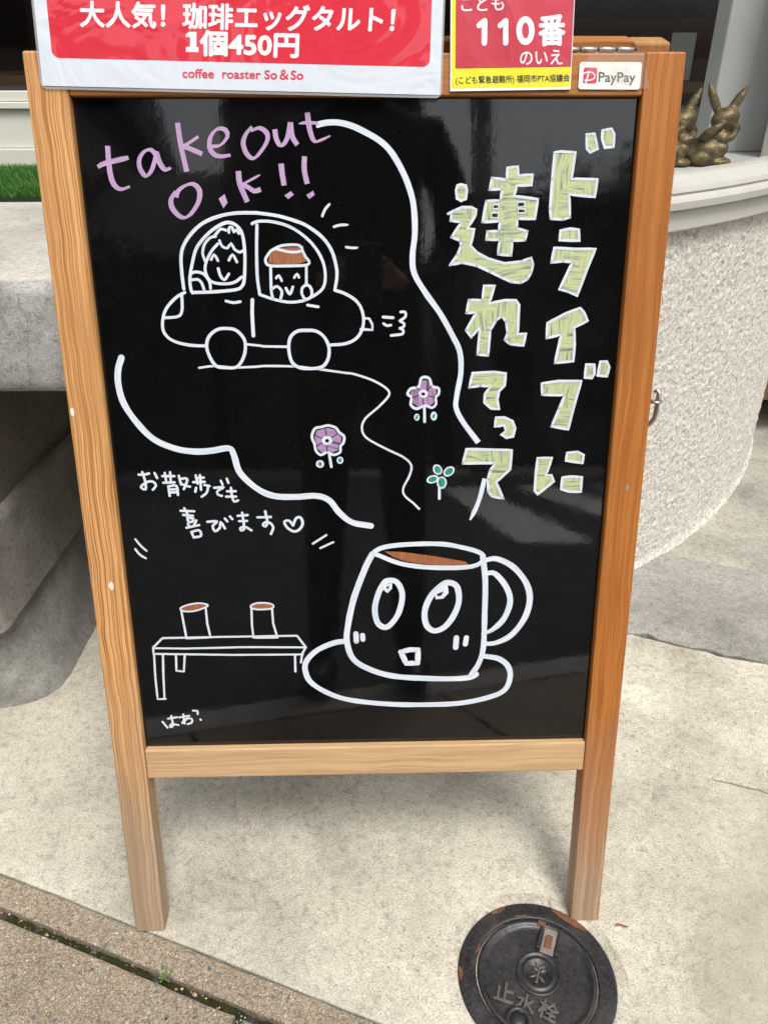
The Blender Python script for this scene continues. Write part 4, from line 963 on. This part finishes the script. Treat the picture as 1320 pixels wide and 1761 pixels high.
# ------------------------------------------------------------------ printed sheets fixed to the board
def lin(bl, br, tl, w):
    o_ = on_board(*bl, w); return o_, on_board(*br, w) - o_, on_board(*tl, w) - o_
def text(string, bl, br, tl, w, mat, parent, off, bold=0.0, name='lettering', spacing=1.0):
    """flat print: the ink box of the string is fitted to three corner points on the board plane"""
    c = bpy.data.curves.new(name, 'FONT'); c.body = string; c.resolution_u = 3; c.space_character = spacing; o = bpy.data.objects.new(name, c); COL.objects.link(o)
    bpy.context.view_layer.update(); me = bpy.data.meshes.new_from_object(o); bpy.data.objects.remove(o); bpy.data.curves.remove(c)
    co = np.array([v.co[:2] for v in me.vertices]); mn, mx = co.min(0), co.max(0); sz = mx - mn
    o_, ex, ey = lin(bl, br, tl, w)
    polys = [tuple(p.vertices) for p in me.polygons]; V2, F2 = [], []
    offs = [(0, 0)] + ([(math.cos(t) * bold, math.sin(t) * bold) for t in [2 * math.pi * k / 8 for k in range(8)]] if bold else [])
    for k, (dx, dy) in enumerate(offs):
        b0 = len(V2)
        for x, y in co:
            q = o_ + ex * ((x - mn[0]) / sz[0]) + ey * ((y - mn[1]) / sz[1]); V2.append((q.x + dx, q.y + dy, w + k * .000012))
        F2 += [tuple(i + b0 for i in p) for p in polys]
    me2 = bpy.data.meshes.new(name); me2.from_pydata(V2, [], F2); bpy.data.meshes.remove(me)
    o = link(name, me2, parent, mat); o.matrix_local = Matrix.Translation(-off) @ BF; return o
def rr(o_, ex, ey, x0, y0, x1, y1, r, n=6, rs=(1, 1, 1, 1)):
    pts = []
    for (cx, cy, a0), k in zip(((x1 - r, y1 - r, 0), (x0 + r, y1 - r, 90), (x0 + r, y0 + r, 180), (x1 - r, y0 + r, 270)), rs):
        for j in range(n + 1):
            a = R(a0 + 90 * j / n); pts.append(o_ + ex * (cx + r * k * math.cos(a) + r * (1 - k) * (1 if math.cos(R(a0 + 45)) > 0 else -1)) + ey * (cy + r * k * math.sin(a) + r * (1 - k) * (1 if math.sin(R(a0 + 45)) > 0 else -1)))
    return pts
def card(name, pts, w0, w1, mat, parent, off):
    bm = bmesh.new(); A = [bm.verts.new((p.x, p.y, w0)) for p in pts]; B = [bm.verts.new((p.x, p.y, w1)) for p in pts]; n = len(pts)
    for i in range(n): bm.faces.new((A[i], A[(i + 1) % n], B[(i + 1) % n], B[i]))
    bm.faces.new(B)
    if w1 - w0 > 7e-5: bm.faces.new(A[::-1])
    else: bmesh.ops.delete(bm, geom=A, context='VERTS')
    bmesh.ops.recalc_face_normals(bm, faces=bm.faces)
    me = bpy.data.meshes.new(name); bm.to_mesh(me); bm.free(); o = link(name, me, parent, mat); o.matrix_local = Matrix.Translation(-off) @ BF; return o
def to3(p, w): return BF.to_3x3() @ Vector((p.x, p.y, w))
# laminated poster
W0 = .0016
o_ = on_board(74, 147.5, W0); e = on_board(756, 163.6, W0) - o_; PWD = e.length; ex = e.normalized(); ey = Vector((-ex.y, ex.x))
off = to3(o_, W0)
poster = empty('poster', off, 'laminated red and white menu poster fixed across the upper left of the board', 'poster')
PH = PWD * .707
card('laminate', rr(o_, ex, ey, -.0022, -.0026, PWD + .0018, PH + .003, .006), W0 - .0004, W0, M['film'], poster, off)
card('sheet', rr(o_, ex, ey, 0, 0, PWD, PH, .0006), W0 + .0001, W0 + .0004, M['paper'], poster, off)
def loc2(px, py): q = on_board(px, py, W0) - o_; return q.dot(ex), q.dot(ey)
ax, ay = loc2(90.5, 99); bx2, by2 = loc2(738.5, 116)
card('red_panel', rr(o_, ex, ey, ax, (ay + by2) / 2, bx2, PH - .02, .0065), W0 + .00042, W0 + .00055, M['red'], poster, off)
TW = W0 + .0006
text('大人気！珈琲エッグタルト！', (139, 46), (676, 56), (138, 2), TW, M['inkw'], poster, off, .00065)
text('個450円', (345, 95), (512, 98.5), (345, 53), TW, M['inkw'], poster, off, .00085)
m1 = Marks([M['inkw']], 0, 0, 3.143, w0=0, depth=TW)
m1.fill([(1005, 185), (1022, 172), (1062, 172), (1062, 255), (1073, 255), (1073, 282), (1005, 280), (1005, 253), (1028, 253), (1028, 200), (1005, 200)])
o = m1.done('numeral', None, poster); o.matrix_local = Matrix.Translation(-off) @ BF
text('coffee  roaster So＆So', (314, 133.5), (521, 137), (314, 117), TW, M['inkr'], poster, off, .00022)
text('珈琲エッグタルト', (160, -20), (650, -15), (160, -80), TW, M['inkw'], poster, off, .0006) if False else None
# yellow and red notice
W0 = .0012
off = to3(on_board(773.6, 157, W0), W0)
notice = empty('notice', off, 'yellow and red children emergency shelter notice right of the menu poster', 'notice')
o_ = on_board(773.6, 157, W0); e = on_board(980.2, 153.6, W0) - o_; NW = e.length; ex = e.normalized(); ey = Vector((-ex.y, ex.x)); NH = NW * 1.41
card('sheet', rr(o_, ex, ey, 0, 0, NW, NH, .0005), W0 - .0003, W0, M['nwht'], notice, off)
k_ = NW / 206
card('yellow_border', rr(o_, ex, ey, 2.0 * k_, 4 * k_, NW - 1.2 * k_, NH - .003, .0003), W0 + .00003, W0 + .00008, M['nyel'], notice, off)
card('outline', rr(o_, ex, ey, 8.6 * k_, 34.3 * k_, NW - 1.2 * k_, NH - .006, .0003), W0 + .0001, W0 + .00012, M['ink'], notice, off)
card('red_panel', rr(o_, ex, ey, 9.3 * k_, 35.1 * k_, NW - 1.9 * k_, NH - .0066, .0003), W0 + .00014, W0 + .00018, M['nred'], notice, off)
TW = W0 + .00022
text('こども', (793, 20), (865.6, 17.5), (793, -6), TW, M['inkw'], notice, off, .00018)
text('番', (926.5, 78), (970, 77), (926.5, 27), TW, M['inkw'], notice, off, .0009)
m1 = Marks([M['inkw']], 740, 0, 3.5676, w0=0, depth=TW)
for d_ in (0, 130):
    m1.stroke([(296 + d_, 156), (330 + d_, 128)], 8.4); m1.stroke([(331 + d_, 130), (329 + d_, 262)], 9.2)
m1.stroke(oval(581, 188, 39, 69), 9.6, closed=True)
o = m1.done('numeral', None, notice); o.matrix_local = Matrix.Translation(-off) @ BF
text('のいえ', (893.6, 112), (966, 110.5), (893.6, 87), TW, M['inkw'], notice, off, .00018)
text('(こども緊急避難所) 福岡市PTA協議会', (783.4, 146.5), (978.5, 142), (783.2, 131.5), TW, M['ink'], notice, off, .00009)
# sticker
W0 = .0006
off = to3(on_board(994, 153, W0), W0)
stick = empty('sticker', off, 'white payment sticker with red square logo taped to the frame right of the notice', 'sticker')
o_ = on_board(993.7, 153.2, W0 + .0004); e = on_board(1099.5, 153.8, W0 + .0004) - o_; SWd = e.length; ex = e.normalized(); ey = Vector((-ex.y, ex.x)); k_ = SWd / 106
card('sheet', rr(o_, ex, ey, 0, 0, SWd, 41.5 * k_, 4.5 * k_), -.0011 + W0, W0, M['nwht'], stick, off)
card('logo_square', rr(o_, ex, ey, 7 * k_, 8.5 * k_, 30.5 * k_, 33 * k_, 3.5 * k_), W0 + .00003, W0 + .00006, M['srd'], stick, off)
sm = Marks([M['nwht']], 740, 0, 3.5676, w0=0, depth=W0 + .0001)
sm.stroke([(938, 450), (975, 440), (1003, 455), (1003, 480), (975, 492), (945, 492)], 1.9); sm.stroke([(968, 445), (960, 480), (948, 518)], 2.4, taper=(1, .5))
o = sm.done('logo_stroke', None, stick); o.matrix_local = Matrix.Translation(-off) @ BF
text('PayPay', (1028.5, 146), (1091, 146.5), (1029, 124), W0 + .0001, M['ink'], stick, off, .00018)
def zq(L, w): return [on_board(740 + x / 3.5676, y / 3.5676, w) for x, y in L]
card('tape', zq([(965, 312), (1318, 318), (1322, 420), (1338, 540), (1305, 545), (985, 470), (960, 420)][::-1], W0 + .0005), W0 + .0004, W0 + .00046, M['tape'], stick, off)
card('tape', zq([(1120, 398), (1215, 400), (1222, 500), (1190, 560), (1080, 552), (1092, 470)][::-1], W0 + .0007), W0 + .0006, W0 + .00066, M['tape'], stick, off)
card('tape', zq([(1098, 385), (1160, 310), (1166, 316), (1104, 392)][::-1], W0 + .0008), W0 + .0007, W0 + .00074, M['tape'], stick, off)

# ------------------------------------------------------------------ stop-valve cover set in the concrete
vc = empty('valve_cover', (.5049, -.0704, 0), 'round black cast iron water valve cover in the concrete by the right front foot', 'manhole cover')
vc.rotation_euler.z = R(-23.6)
BM().lathe([(.0900, -.012), (.0956, -.010), (.0962, .0018), (.0950, .0034), (.0930, .0040), (.0800, .0046), (.0755, .0048), (.0742, .0040), (.0738, -.004), (.0700, -.0045)], 96).done('rim', M['ironrim'], vc)
BM().lathe([(.0726, -.0040), (.0724, .0030), (.0712, .0042), (.0690, .0044), (.0672, .0038), (.0655, .0018), (.0630, .0006), (.0600, .0002), (.0, .0002)], 96).done('lid', M['iron'], vc)
em = BM()
em.lathe([(0, .0022), (.0165, .0022), (.0172, .0036), (.0190, .0036), (.0197, .0022), (.0238, .0022), (.0246, .0038), (.0262, .0038), (.0275, .0003)], 64, (.001, .0045))
em = em.done('emblem', M['iron'], vc)
g = BM()
def leafp(cx, cy, L, wd_, a):
    g.tube([(cx + .001 + math.cos(a) * L * t, cy + .0045 + math.sin(a) * L * t, .0030) for t in (0, .25, .5, .75, 1)], [.0008, wd_, wd_ * 1.15, wd_ * .9, .0006], 8)
g.tube([(.001, .0155, .003), (.001, .0045, .003), (.001, -.008, .003), (-.002, -.0065, .003)], .0013, 8)
leafp(0, .004, .0075, .0022, R(90)); leafp(-.001, .002, .0085, .0020, R(150)); leafp(.001, .002, .0085, .0020, R(30)); leafp(-.001, -.003, .0100, .0014, R(215)); leafp(.001, -.003, .0100, .0014, R(325)); leafp(-.002, .0065, .007, .0016, R(125)); leafp(.002, .0065, .007, .0016, R(55))
g.done('emblem_relief', M['cast'], em)
for k, (ch, x, y, rz) in enumerate((('止', -.0320, -.0330, .10), ('水', -.0055, -.0365, 0), ('栓', .0215, -.0345, -.08))):
    c = bpy.data.curves.new('cast_lettering', 'FONT'); c.body = ch; c.extrude = .05; c.resolution_u = 2; c.bevel_depth = .028; o = bpy.data.objects.new('tmp', c); COL.objects.link(o)
    bpy.context.view_layer.update(); me = bpy.data.meshes.new_from_object(o); bpy.data.objects.remove(o)
    co = np.array([v.co[:] for v in me.vertices]); mid = (co.min(0) + co.max(0)) / 2; S = .0240 / (co.max(0) - co.min(0))[:2].max()
    for v in me.vertices: v.co = Vector(((v.co.x - mid[0]) * S, (v.co.y - mid[1]) * S, (v.co.z - mid[2]) * .026))
    o = link('cast_lettering', me, vc, M['cast']); o.location = (x, y, .0020); o.rotation_euler.z = rz; me.name = 'cast_lettering'
lt = BM(); lt.box((-.0085, .032, .0004), (.0085, .0660, .0032), .0012); lt = lt.done('latch', M['ironpale'], vc, loc=(.0045, 0, 0))
BM().box((-.0048, .0395, .0030), (.0040, .0565, .0040), .0015).done('latch_hole', M['rust'], lt)
BM().box((-.0135, .0345, .0003), (-.0095, .0700, .0060), .001).done('latch_rib', M['ironrim'], lt); BM().box((.0095, .0330, .0003), (.0140, .0690, .0060), .001).done('latch_rib', M['ironrim'], lt)
BM().box((-.0185, .0640, .0042), (-.0085, .0710, .0064), .001).done('hinge_lug', M['rust'], lt)
nb = BM(); nb.lathe([(.0095, .0003), (.0100, .0040), (.0120, .0052), (.0150, .0046), (.0175, .0003)], 40, (-.0085, -.0570)); nb = nb.done('key_boss', M['iron'], vc)
BM().lathe([(.0, .0012), (.0094, .0012), (.0094, .0004), (0, .0004)], 24, (-.0085, -.0570)).done('key_hole', M['ink'], nb)
def rustarc(a0, a1, r0, r1, z, seed):
    bm = bmesh.new(); n = 26; A = []; B = []
    for k in range(n + 1):
        t = R(a0 + (a1 - a0) * k / n); e_ = max(0.0, math.sin(math.pi * k / n)) ** .5; j = mnoise.noise(Vector((k * .5, seed, 0))) * .0022
        A.append(bm.verts.new((math.cos(t) * r1, math.sin(t) * r1, z - .0008))); B.append(bm.verts.new((math.cos(t) * (r1 - (r1 - r0) * e_ + j), math.sin(t) * (r1 - (r1 - r0) * e_ + j), z)))
    for k in range(n): bm.faces.new((A[k], B[k], B[k + 1], A[k + 1]))
    bmesh.ops.recalc_face_normals(bm, faces=bm.faces)
    me = bpy.data.meshes.new('rust_patch'); bm.to_mesh(me); bm.free(); link('rust_patch', me, vc, M['rust'])
rustarc(58, 92, .0845, .0945, .0050, 1); rustarc(128, 143, .0885, .0945, .0050, 2); rustarc(195, 206, .090, .0948, .0048, 3); rustarc(112, 124, .0745, .080, .0052, 4); rustarc(170, 182, .0742, .079, .0052, 5)
# ring of patched mortar round the cover
b = BM(); b.lathe([(.0958, .0002), (.1005, .0012), (.106, .0010), (.112, .0002)], 96)
for v in b.bm.verts:
    q = v.co.copy(); v.co += Vector((mnoise.noise(q * 90), mnoise.noise(q * 90 + Vector((5, 0, 0))), 0)) * .0016
o = b.done('mortar_collar', M['apron'], vc)

# ------------------------------------------------------------------ rabbits in the window
def blob_mesh(name, els, tubes, voxel=.0022):
    bm = bmesh.new()
    for (c, r, rot) in els:
        r_ = bmesh.ops.create_icosphere(bm, subdivisions=3, radius=1.0, matrix=Matrix.Translation(c) @ Matrix.Rotation(rot, 4, 'Y') @ Matrix.Diagonal((*r, 1)))
    me = bpy.data.meshes.new('tmp'); bm.to_mesh(me); bm.free()
    B2 = BM(); B2.bm.from_mesh(me)
    for pts, rad in tubes: B2.tube(pts, rad, 12)
    B2.bm.to_mesh(me); B2.bm.free()
    o = bpy.data.objects.new('tmp', me); COL.objects.link(o)
    md = o.modifiers.new('r', 'REMESH'); md.mode = 'VOXEL'; md.voxel_size = voxel
    sm_ = o.modifiers.new('s', 'SMOOTH'); sm_.iterations = 5; sm_.factor = .6
    bpy.context.view_layer.update(); m2 = bpy.data.meshes.new_from_object(o.evaluated_get(bpy.context.evaluated_depsgraph_get()))
    bpy.data.objects.remove(o); m2.name = name
    for p in m2.polygons: p.use_smooth = True
    return m2
els = [((-.006, 0, .033), (.031, .030, .035), 0), ((-.031, .004, .024), (.022, .024, .026), .2), ((.007, -.002, .060), (.020, .021, .026), 0), ((.014, -.010, .010), (.021, .020, .011), 0),
       ((.014, -.002, .101), (.0215, .020, .0275), .5), ((.027, -.004, .086), (.0135, .0125, .0115), .5), ((.033, -.006, .080), (.0085, .0085, .009), 0), ((-.047, .006, .018), (.010, .010, .010), 0),
       ((.010, -.016, .036), (.014, .012, .020), .3), ((-.016, -.018, .018), (.022, .014, .019), 0)]
tubes = [([(.003, .006, .112), (-.004, .007, .130), (-.012, .009, .153), (-.019, .010, .176)], [.006, .0085, .0078, .0022]),
         ([(.019, .002, .112), (.026, .002, .130), (.034, .003, .150), (.043, .004, .171)], [.006, .0085, .0078, .0022]),
         ([(-.018, -.016, .060), (-.014, -.024, .074), (-.004, -.026, .086), (.006, -.021, .094)], [.011, .0095, .0075, .006]),
         ([(.012, -.016, .056), (.024, -.020, .064), (.032, -.014, .074)], [.010, .008, .0055])]
rab = empty('rabbit_figurine', (.928, .925, .8006), 'aged brass rabbit figurine with both ears in view, right one in the curved window', 'figurine', 'brass rabbits in the window')
bd = link('body', blob_mesh('rabbit_body', els, tubes), rab, M['bronze'])
ey_ = BM(); bmesh.ops.create_icosphere(ey_.bm, subdivisions=2, radius=.0024, matrix=Matrix.Translation((.020, -.020, .104))); ey_ = ey_.done('eye', M['ironrim'], rab)
rab.rotation_euler.z = R(-6); rab.scale = (1.05, 1.05, .75)
r2 = rab.copy(); COL.objects.link(r2); r2.location = (.852, .915, .8006); r2.rotation_euler.z = R(12); r2.scale = (1.02, 1.02, .73)
r2['label'] = 'aged brass rabbit figurine half hidden behind the right stile of the board'
for ch in (bd, ey_): c = ch.copy(); COL.objects.link(c); c.parent = r2
# wires, weed and petal
wd_ = empty('weed', (on_ground(282, 1682).x, on_ground(282, 1682).y, -.008), 'tiny green weed growing in the mossy joint', 'weed')
for k, (an, L, r_) in enumerate(((20, .013, .0035), (140, .012, .0032), (250, .010, .003), (80, .016, .003), (320, .009, .0028), (190, .008, .0026))):
    b = BM(); a = R(an); u = Vector((math.cos(a), math.sin(a), 0)); s_ = Vector((-u.y, u.x, 0)); rows = []
    for t, q in ((0, .15), (.3, .55), (.6, 1), (.85, .7), (1, .05)):
        c = u * L * t * .8 + Vector((0, 0, .006 + L * .55 * math.sin(t * 1.9)))
        rows.append((b.bm.verts.new(c + s_ * r_ * q * .5), b.bm.verts.new(c + Vector((0, 0, -.0004))), b.bm.verts.new(c - s_ * r_ * q * .5)))
    for A, B in zip(rows, rows[1:]): b.bm.faces.new((A[0], A[1], B[1], B[0])); b.bm.faces.new((A[1], A[2], B[2], B[1]))
    b.done('leaf', M['leaf'], wd_)
BM().tube([(0, 0, 0), (.0005, 0, .005), (0, .0006, .010)], .0006, 6).done('stem', M['leaf'], wd_)
pg = on_ground(1066, 1593)
b = BM()
rows = [(b.bm.verts.new((pg.x - .008 + t * .018, pg.y + .0015 * math.sin(t * 5) + .0018 * q, .0015 + .0012 * math.sin(t * 6))), b.bm.verts.new((pg.x - .008 + t * .018, pg.y + .0015 * math.sin(t * 5) - .0018 * q, .0008))) for t, q in ((0, .3), (.2, 1), (.45, .8), (.7, 1), (1, .3))]
for A, B in zip(rows, rows[1:]): b.bm.faces.new((A[0], A[1], B[1], B[0]))
tag(b.done('petal', M['petal']), 'small dried purple petal on the concrete right of the right foot', 'petal')

# ------------------------------------------------------------------ across the street (seen in the board's gloss)
def house(name, x0, x1, y0, depth, h, label, mat, gable=0, floors=2, roofmat=None):
    e_ = empty(name, ((x0 + x1) / 2, y0, .1), label, 'building'); W2 = (x1 - x0) / 2
    BM().box((-W2, -depth, 0), (W2, 0, h), .02).done('wall', mat, e_)
    for f_ in range(floors):
        z = .9 + f_ * 2.7; n = max(1, int(W2 * 2 / 1.9))
        for k in range(n):
            xc = -W2 + (k + .5) * 2 * W2 / n
            wn = BM().box((xc - .5, .005, z), (xc + .5, .06, z + 1.2), .01).done('window', M['ink'], e_)
            BM().box((xc - .44, .061, z + .06), (xc + .44, .068, z + 1.14)).done('pane', M['street_glass'], wn)
    if gable:
        bm = bmesh.new(); v = [bm.verts.new(p) for p in ((-W2 - .5, .6, h + .003), (W2 + .5, .6, h + .003), (W2 + .5, -depth - .5, h + .003), (-W2 - .5, -depth - .5, h + .003), (-W2 - .5, -depth / 2, h + gable), (W2 + .5, -depth / 2, h + gable))]
        for f_ in ((0, 1, 5, 4), (2, 3, 4, 5), (0, 4, 3), (1, 2, 5), (0, 3, 2, 1)): bm.faces.new([v[i] for i in f_])
        bmesh.ops.recalc_face_normals(bm, faces=bm.faces); me = bpy.data.meshes.new('roof'); bm.to_mesh(me); bm.free(); link('roof', me, e_, roofmat or M['roof'])
    else: BM().box((-W2 - .05, -depth - .05, h + .003), (W2 + .05, .05, h + .25), .02).done('parapet', roofmat or M['roof'], e_)
    return e_
M['street_glass'] = plain('street_glass', (.02, .025, .03), .1); M['roof'] = plain('roof_tiles', (.06, .05, .05), .7)
M['brownwall'] = painted('brown_cladding', (.075, .05, .04)); M['greywall'] = painted('grey_cladding', (.13, .13, .14)); M['beigewall'] = painted('beige_wall', (.28, .24, .19))
house('added_dark_building', -2.1, 1.35, -13, 8, 9.5, 'unseen narrow dark building added opposite the cafe to darken the board reflection', M['brownwall'], floors=3)  # added as a dark silhouette for the middle of the board's reflection
house('low_house', -4.7, -2.3, -12.5, 7, 3.4, 'low brown house with a pitched roof opposite the cafe', M['brownwall'], gable=2.6, floors=1)
house('grey_shop', 1.9, 9.6, -13.5, 8, 4.6, 'low grey shop opposite the cafe', M['greywall'], floors=1)
house('beige_house', -15, -5.0, -13, 8, 7.2, 'beige two-storey house opposite the cafe', M['beigewall'], gable=1.6)
house('far_block', 10.5, 20, -14, 9, 7.5, 'grey block at the far right across the street', M['greywall'])
up = empty('utility_pole', (1.95, -10.2, .1), 'grey concrete utility pole across the street', 'utility pole')
BM().tube([(0, 0, 0), (0, 0, 9)], [.17, .11], 14).done('pole', M['kerbstone'], up)
BM().box((-.8, -.05, 7.6), (.8, .05, 7.7)).done('crossarm', M['greywall'], up); BM().tube([(.35, 0, 6.2), (.35, 0, 7.0)], .22, 16).done('transformer', M['greywall'], up)
M['crown'] = plain('street_foliage', (.045, .075, .025), .7); M['bark'] = plain('bark', (.08, .06, .045), .9)
def tree(x, y, h, r, seed, label):
    e_ = empty('street_tree', (x, y, .1), label, 'tree', 'street trees opposite'); rr_ = random.Random(seed)
    b = BM().tube([(0, 0, 0), (.05, 0, h * .4), (-.05, .05, h * .7), (0, 0, h * .95)], [.13, .10, .06, .02], 10)
    cl = []
    for k in range(14):
        a = rr_.uniform(0, 6.28); z = h * rr_.uniform(.45, .95); q = r * rr_.uniform(.3, .9); p = Vector((math.cos(a) * q, math.sin(a) * q, z + .3)); cl.append(p)
        b.tube([(0, 0, z * .75), p * .6 + Vector((0, 0, z * .35)), p], [.04, .025, .01], 6)
    b.done('trunk', M['bark'], e_)
    b = BM()
    for p in cl:
        for j in range(170):
            c = p + Vector([rr_.gauss(0, r * .26) for _ in range(3)]); s_ = rr_.uniform(.04, .08); d = Vector([rr_.uniform(-1, 1) for _ in range(3)]).normalized(); u = d.orthogonal().normalized(); v = d.cross(u)
            b.bm.faces.new([b.bm.verts.new(c + q_) for q_ in (u * s_ * 1.6, v * s_ * .7, -u * s_ * 1.6, -v * s_ * .7)])
    b.done('crown', M['crown'], e_)
tree(3.9, -10.4, 4.6, 1.0, 4, 'street tree with open crown in front of the grey shop'); tree(-3.3, -10.4, 3.9, .9, 9, 'small street tree in front of the low house')

# ------------------------------------------------------------------ the person who holds the phone: stands behind the camera, mirrored in the gloss
M['coat'] = MT('dark_coat', .85, (.012, .013, .017)).m; M['trousers'] = plain('dark_trousers', (.018, .018, .022), .9); M['skin'] = plain('skin', (.50, .31, .22), .5)
M['hair'] = plain('black_hair', (.01, .009, .008), .5); M['shoe'] = plain('black_shoe', (.015, .015, .015), .4)
def skinned(name, chains, mat, parent, sub=2, mats=None):
    V, E, Rr = [], [], []
    idx = {}
    for ch in chains:
        prev = None
        for p, r_ in ch:
            k = tuple(round(c, 4) for c in p)
            if k not in idx: idx[k] = len(V); V.append(p); Rr.append(r_)
            if prev is not None and prev != idx[k]: E.append((prev, idx[k]))
            prev = idx[k]
    me = bpy.data.meshes.new('tmp'); me.from_pydata(V, E, []); o = bpy.data.objects.new('tmp', me); COL.objects.link(o)
    o.modifiers.new('s', 'SKIN'); sv = me.skin_vertices[0].data
    for q, r_ in zip(sv, Rr): q.radius = (r_, r_) if not isinstance(r_, tuple) else r_
    sv[0].use_root = True
    sb = o.modifiers.new('u', 'SUBSURF'); sb.levels = sub
    bpy.context.view_layer.update(); m2 = bpy.data.meshes.new_from_object(o.evaluated_get(bpy.context.evaluated_depsgraph_get())); bpy.data.objects.remove(o); m2.name = name
    m2.materials.clear()
    for p in m2.polygons: p.use_smooth = True
    return link(name, m2, parent, mat)
pp = empty('person', (.30, -1.0, 0), 'person in a dark coat standing behind the camera with a phone in both hands', 'person')
pel = ((0, -.02, .88), (.150, .115)); ch = [[pel, ((0, -.015, 1.05), (.140, .105)), ((0, 0, 1.20), (.160, .115)), ((0, 0, 1.33), (.155, .10)), ((0, .01, 1.42), .058), ((0, .03, 1.48), .052)]]
for s in (-1, 1):
    ch.append([((0, 0, 1.33), (.155, .10)), ((s * .165, 0, 1.345), .062), ((s * .215, .0, 1.22), .052), ((s * .225, .02, 1.06), .043), ((s * .155, .15, .985), .036), ((s * .085, .255, .955), .028)])
    ch.append([pel, ((s * .09, -.01, .80), .088), ((s * .10, .01, .47), .060), ((s * .11, -.01, .12), .042), ((s * .11, -.01, .07), .042)])
skinned('body', ch, M['coat'], pp)
hd = BM(); bmesh.ops.create_uvsphere(hd.bm, u_segments=24, v_segments=16, radius=1.0, matrix=Matrix.Translation((0, .04, 1.575)) @ Matrix.Rotation(R(-18), 4, 'X') @ Matrix.Diagonal((.073, .090, .108, 1)))
hd.tube([(0, .118, 1.575), (0, .133, 1.555), (0, .130, 1.545)], [.008, .011, .010], 8)
for s in (-1, 1): hd.tube([(s * .070, .03, 1.590), (s * .078, .025, 1.575), (s * .072, .03, 1.550)], [.008, .011, .007], 8)
for f in hd.bm.faces: f.smooth = True
hd = hd.done('head', M['skin'], pp)
for s in (-1, 1): BM().tube([(s * .040, .112, 1.590), (s * .028, .120, 1.588), (s * .018, .119, 1.590)], .005, 6).done('eye', M['ink'], hd)
BM().tube([(-.020, .112, 1.518), (0, .119, 1.515), (.020, .112, 1.518)], .004, 6).done('mouth', M['inkr'], hd)
hr = BM(); bmesh.ops.create_uvsphere(hr.bm, u_segments=24, v_segments=16, radius=1.0, matrix=Matrix.Translation((0, .018, 1.598)) @ Matrix.Rotation(R(-30), 4, 'X') @ Matrix.Diagonal((.082, .092, .100, 1)))
for f in hr.bm.faces: f.smooth = True
hr.done('hair', M['hair'], pp)
for s in (-1, 1):
    sh_ = BM(); bmesh.ops.create_uvsphere(sh_.bm, u_segments=18, v_segments=10, radius=1.0, matrix=Matrix.Translation((s * .115, .05, .042)) @ Matrix.Diagonal((.045, .125, .042, 1)))
    for f in sh_.bm.faces: f.smooth = True
    sh_.done('shoe', M['shoe'], pp)
    h_ = [[((s * .085, .255, .955), .022), ((s * .068, .300, .955), (.026, .016)), ((s * .056, .325, .958), (.024, .014))]]
    for k, (dz, L) in enumerate(((.026, .030), (.009, .034), (-.008, .032), (-.024, .024))):
        h_.append([((s * .056, .325, .958), (.024, .014)), ((s * .050, .330, .958 + dz), .0088), ((s * .047, .343, .962 + dz), .0078), ((s * (.047 - L * .3), .346, .963 + dz), .0068)])
    h_.append([((s * .068, .300, .955), (.026, .016)), ((s * .052, .300, .975), .0095), ((s * .036, .318, .985), .0075)])
    skinned('hand', h_, M['skin'], pp, 1)
ph_ = empty('phone', CAM_C + CAM_R @ Vector((0, -.055, .028)), 'dark phone held in both hands behind the camera position', 'phone')
ph_.rotation_euler = CAM_R.to_euler()
BM().box((-.037, -.075, -.004), (.037, .075, .004), .003).done('case', M['ink'], ph_)
BM().box((-.034, -.072, .0041), (.034, .072, .0045)).done('screen', M['street_glass'], ph_)
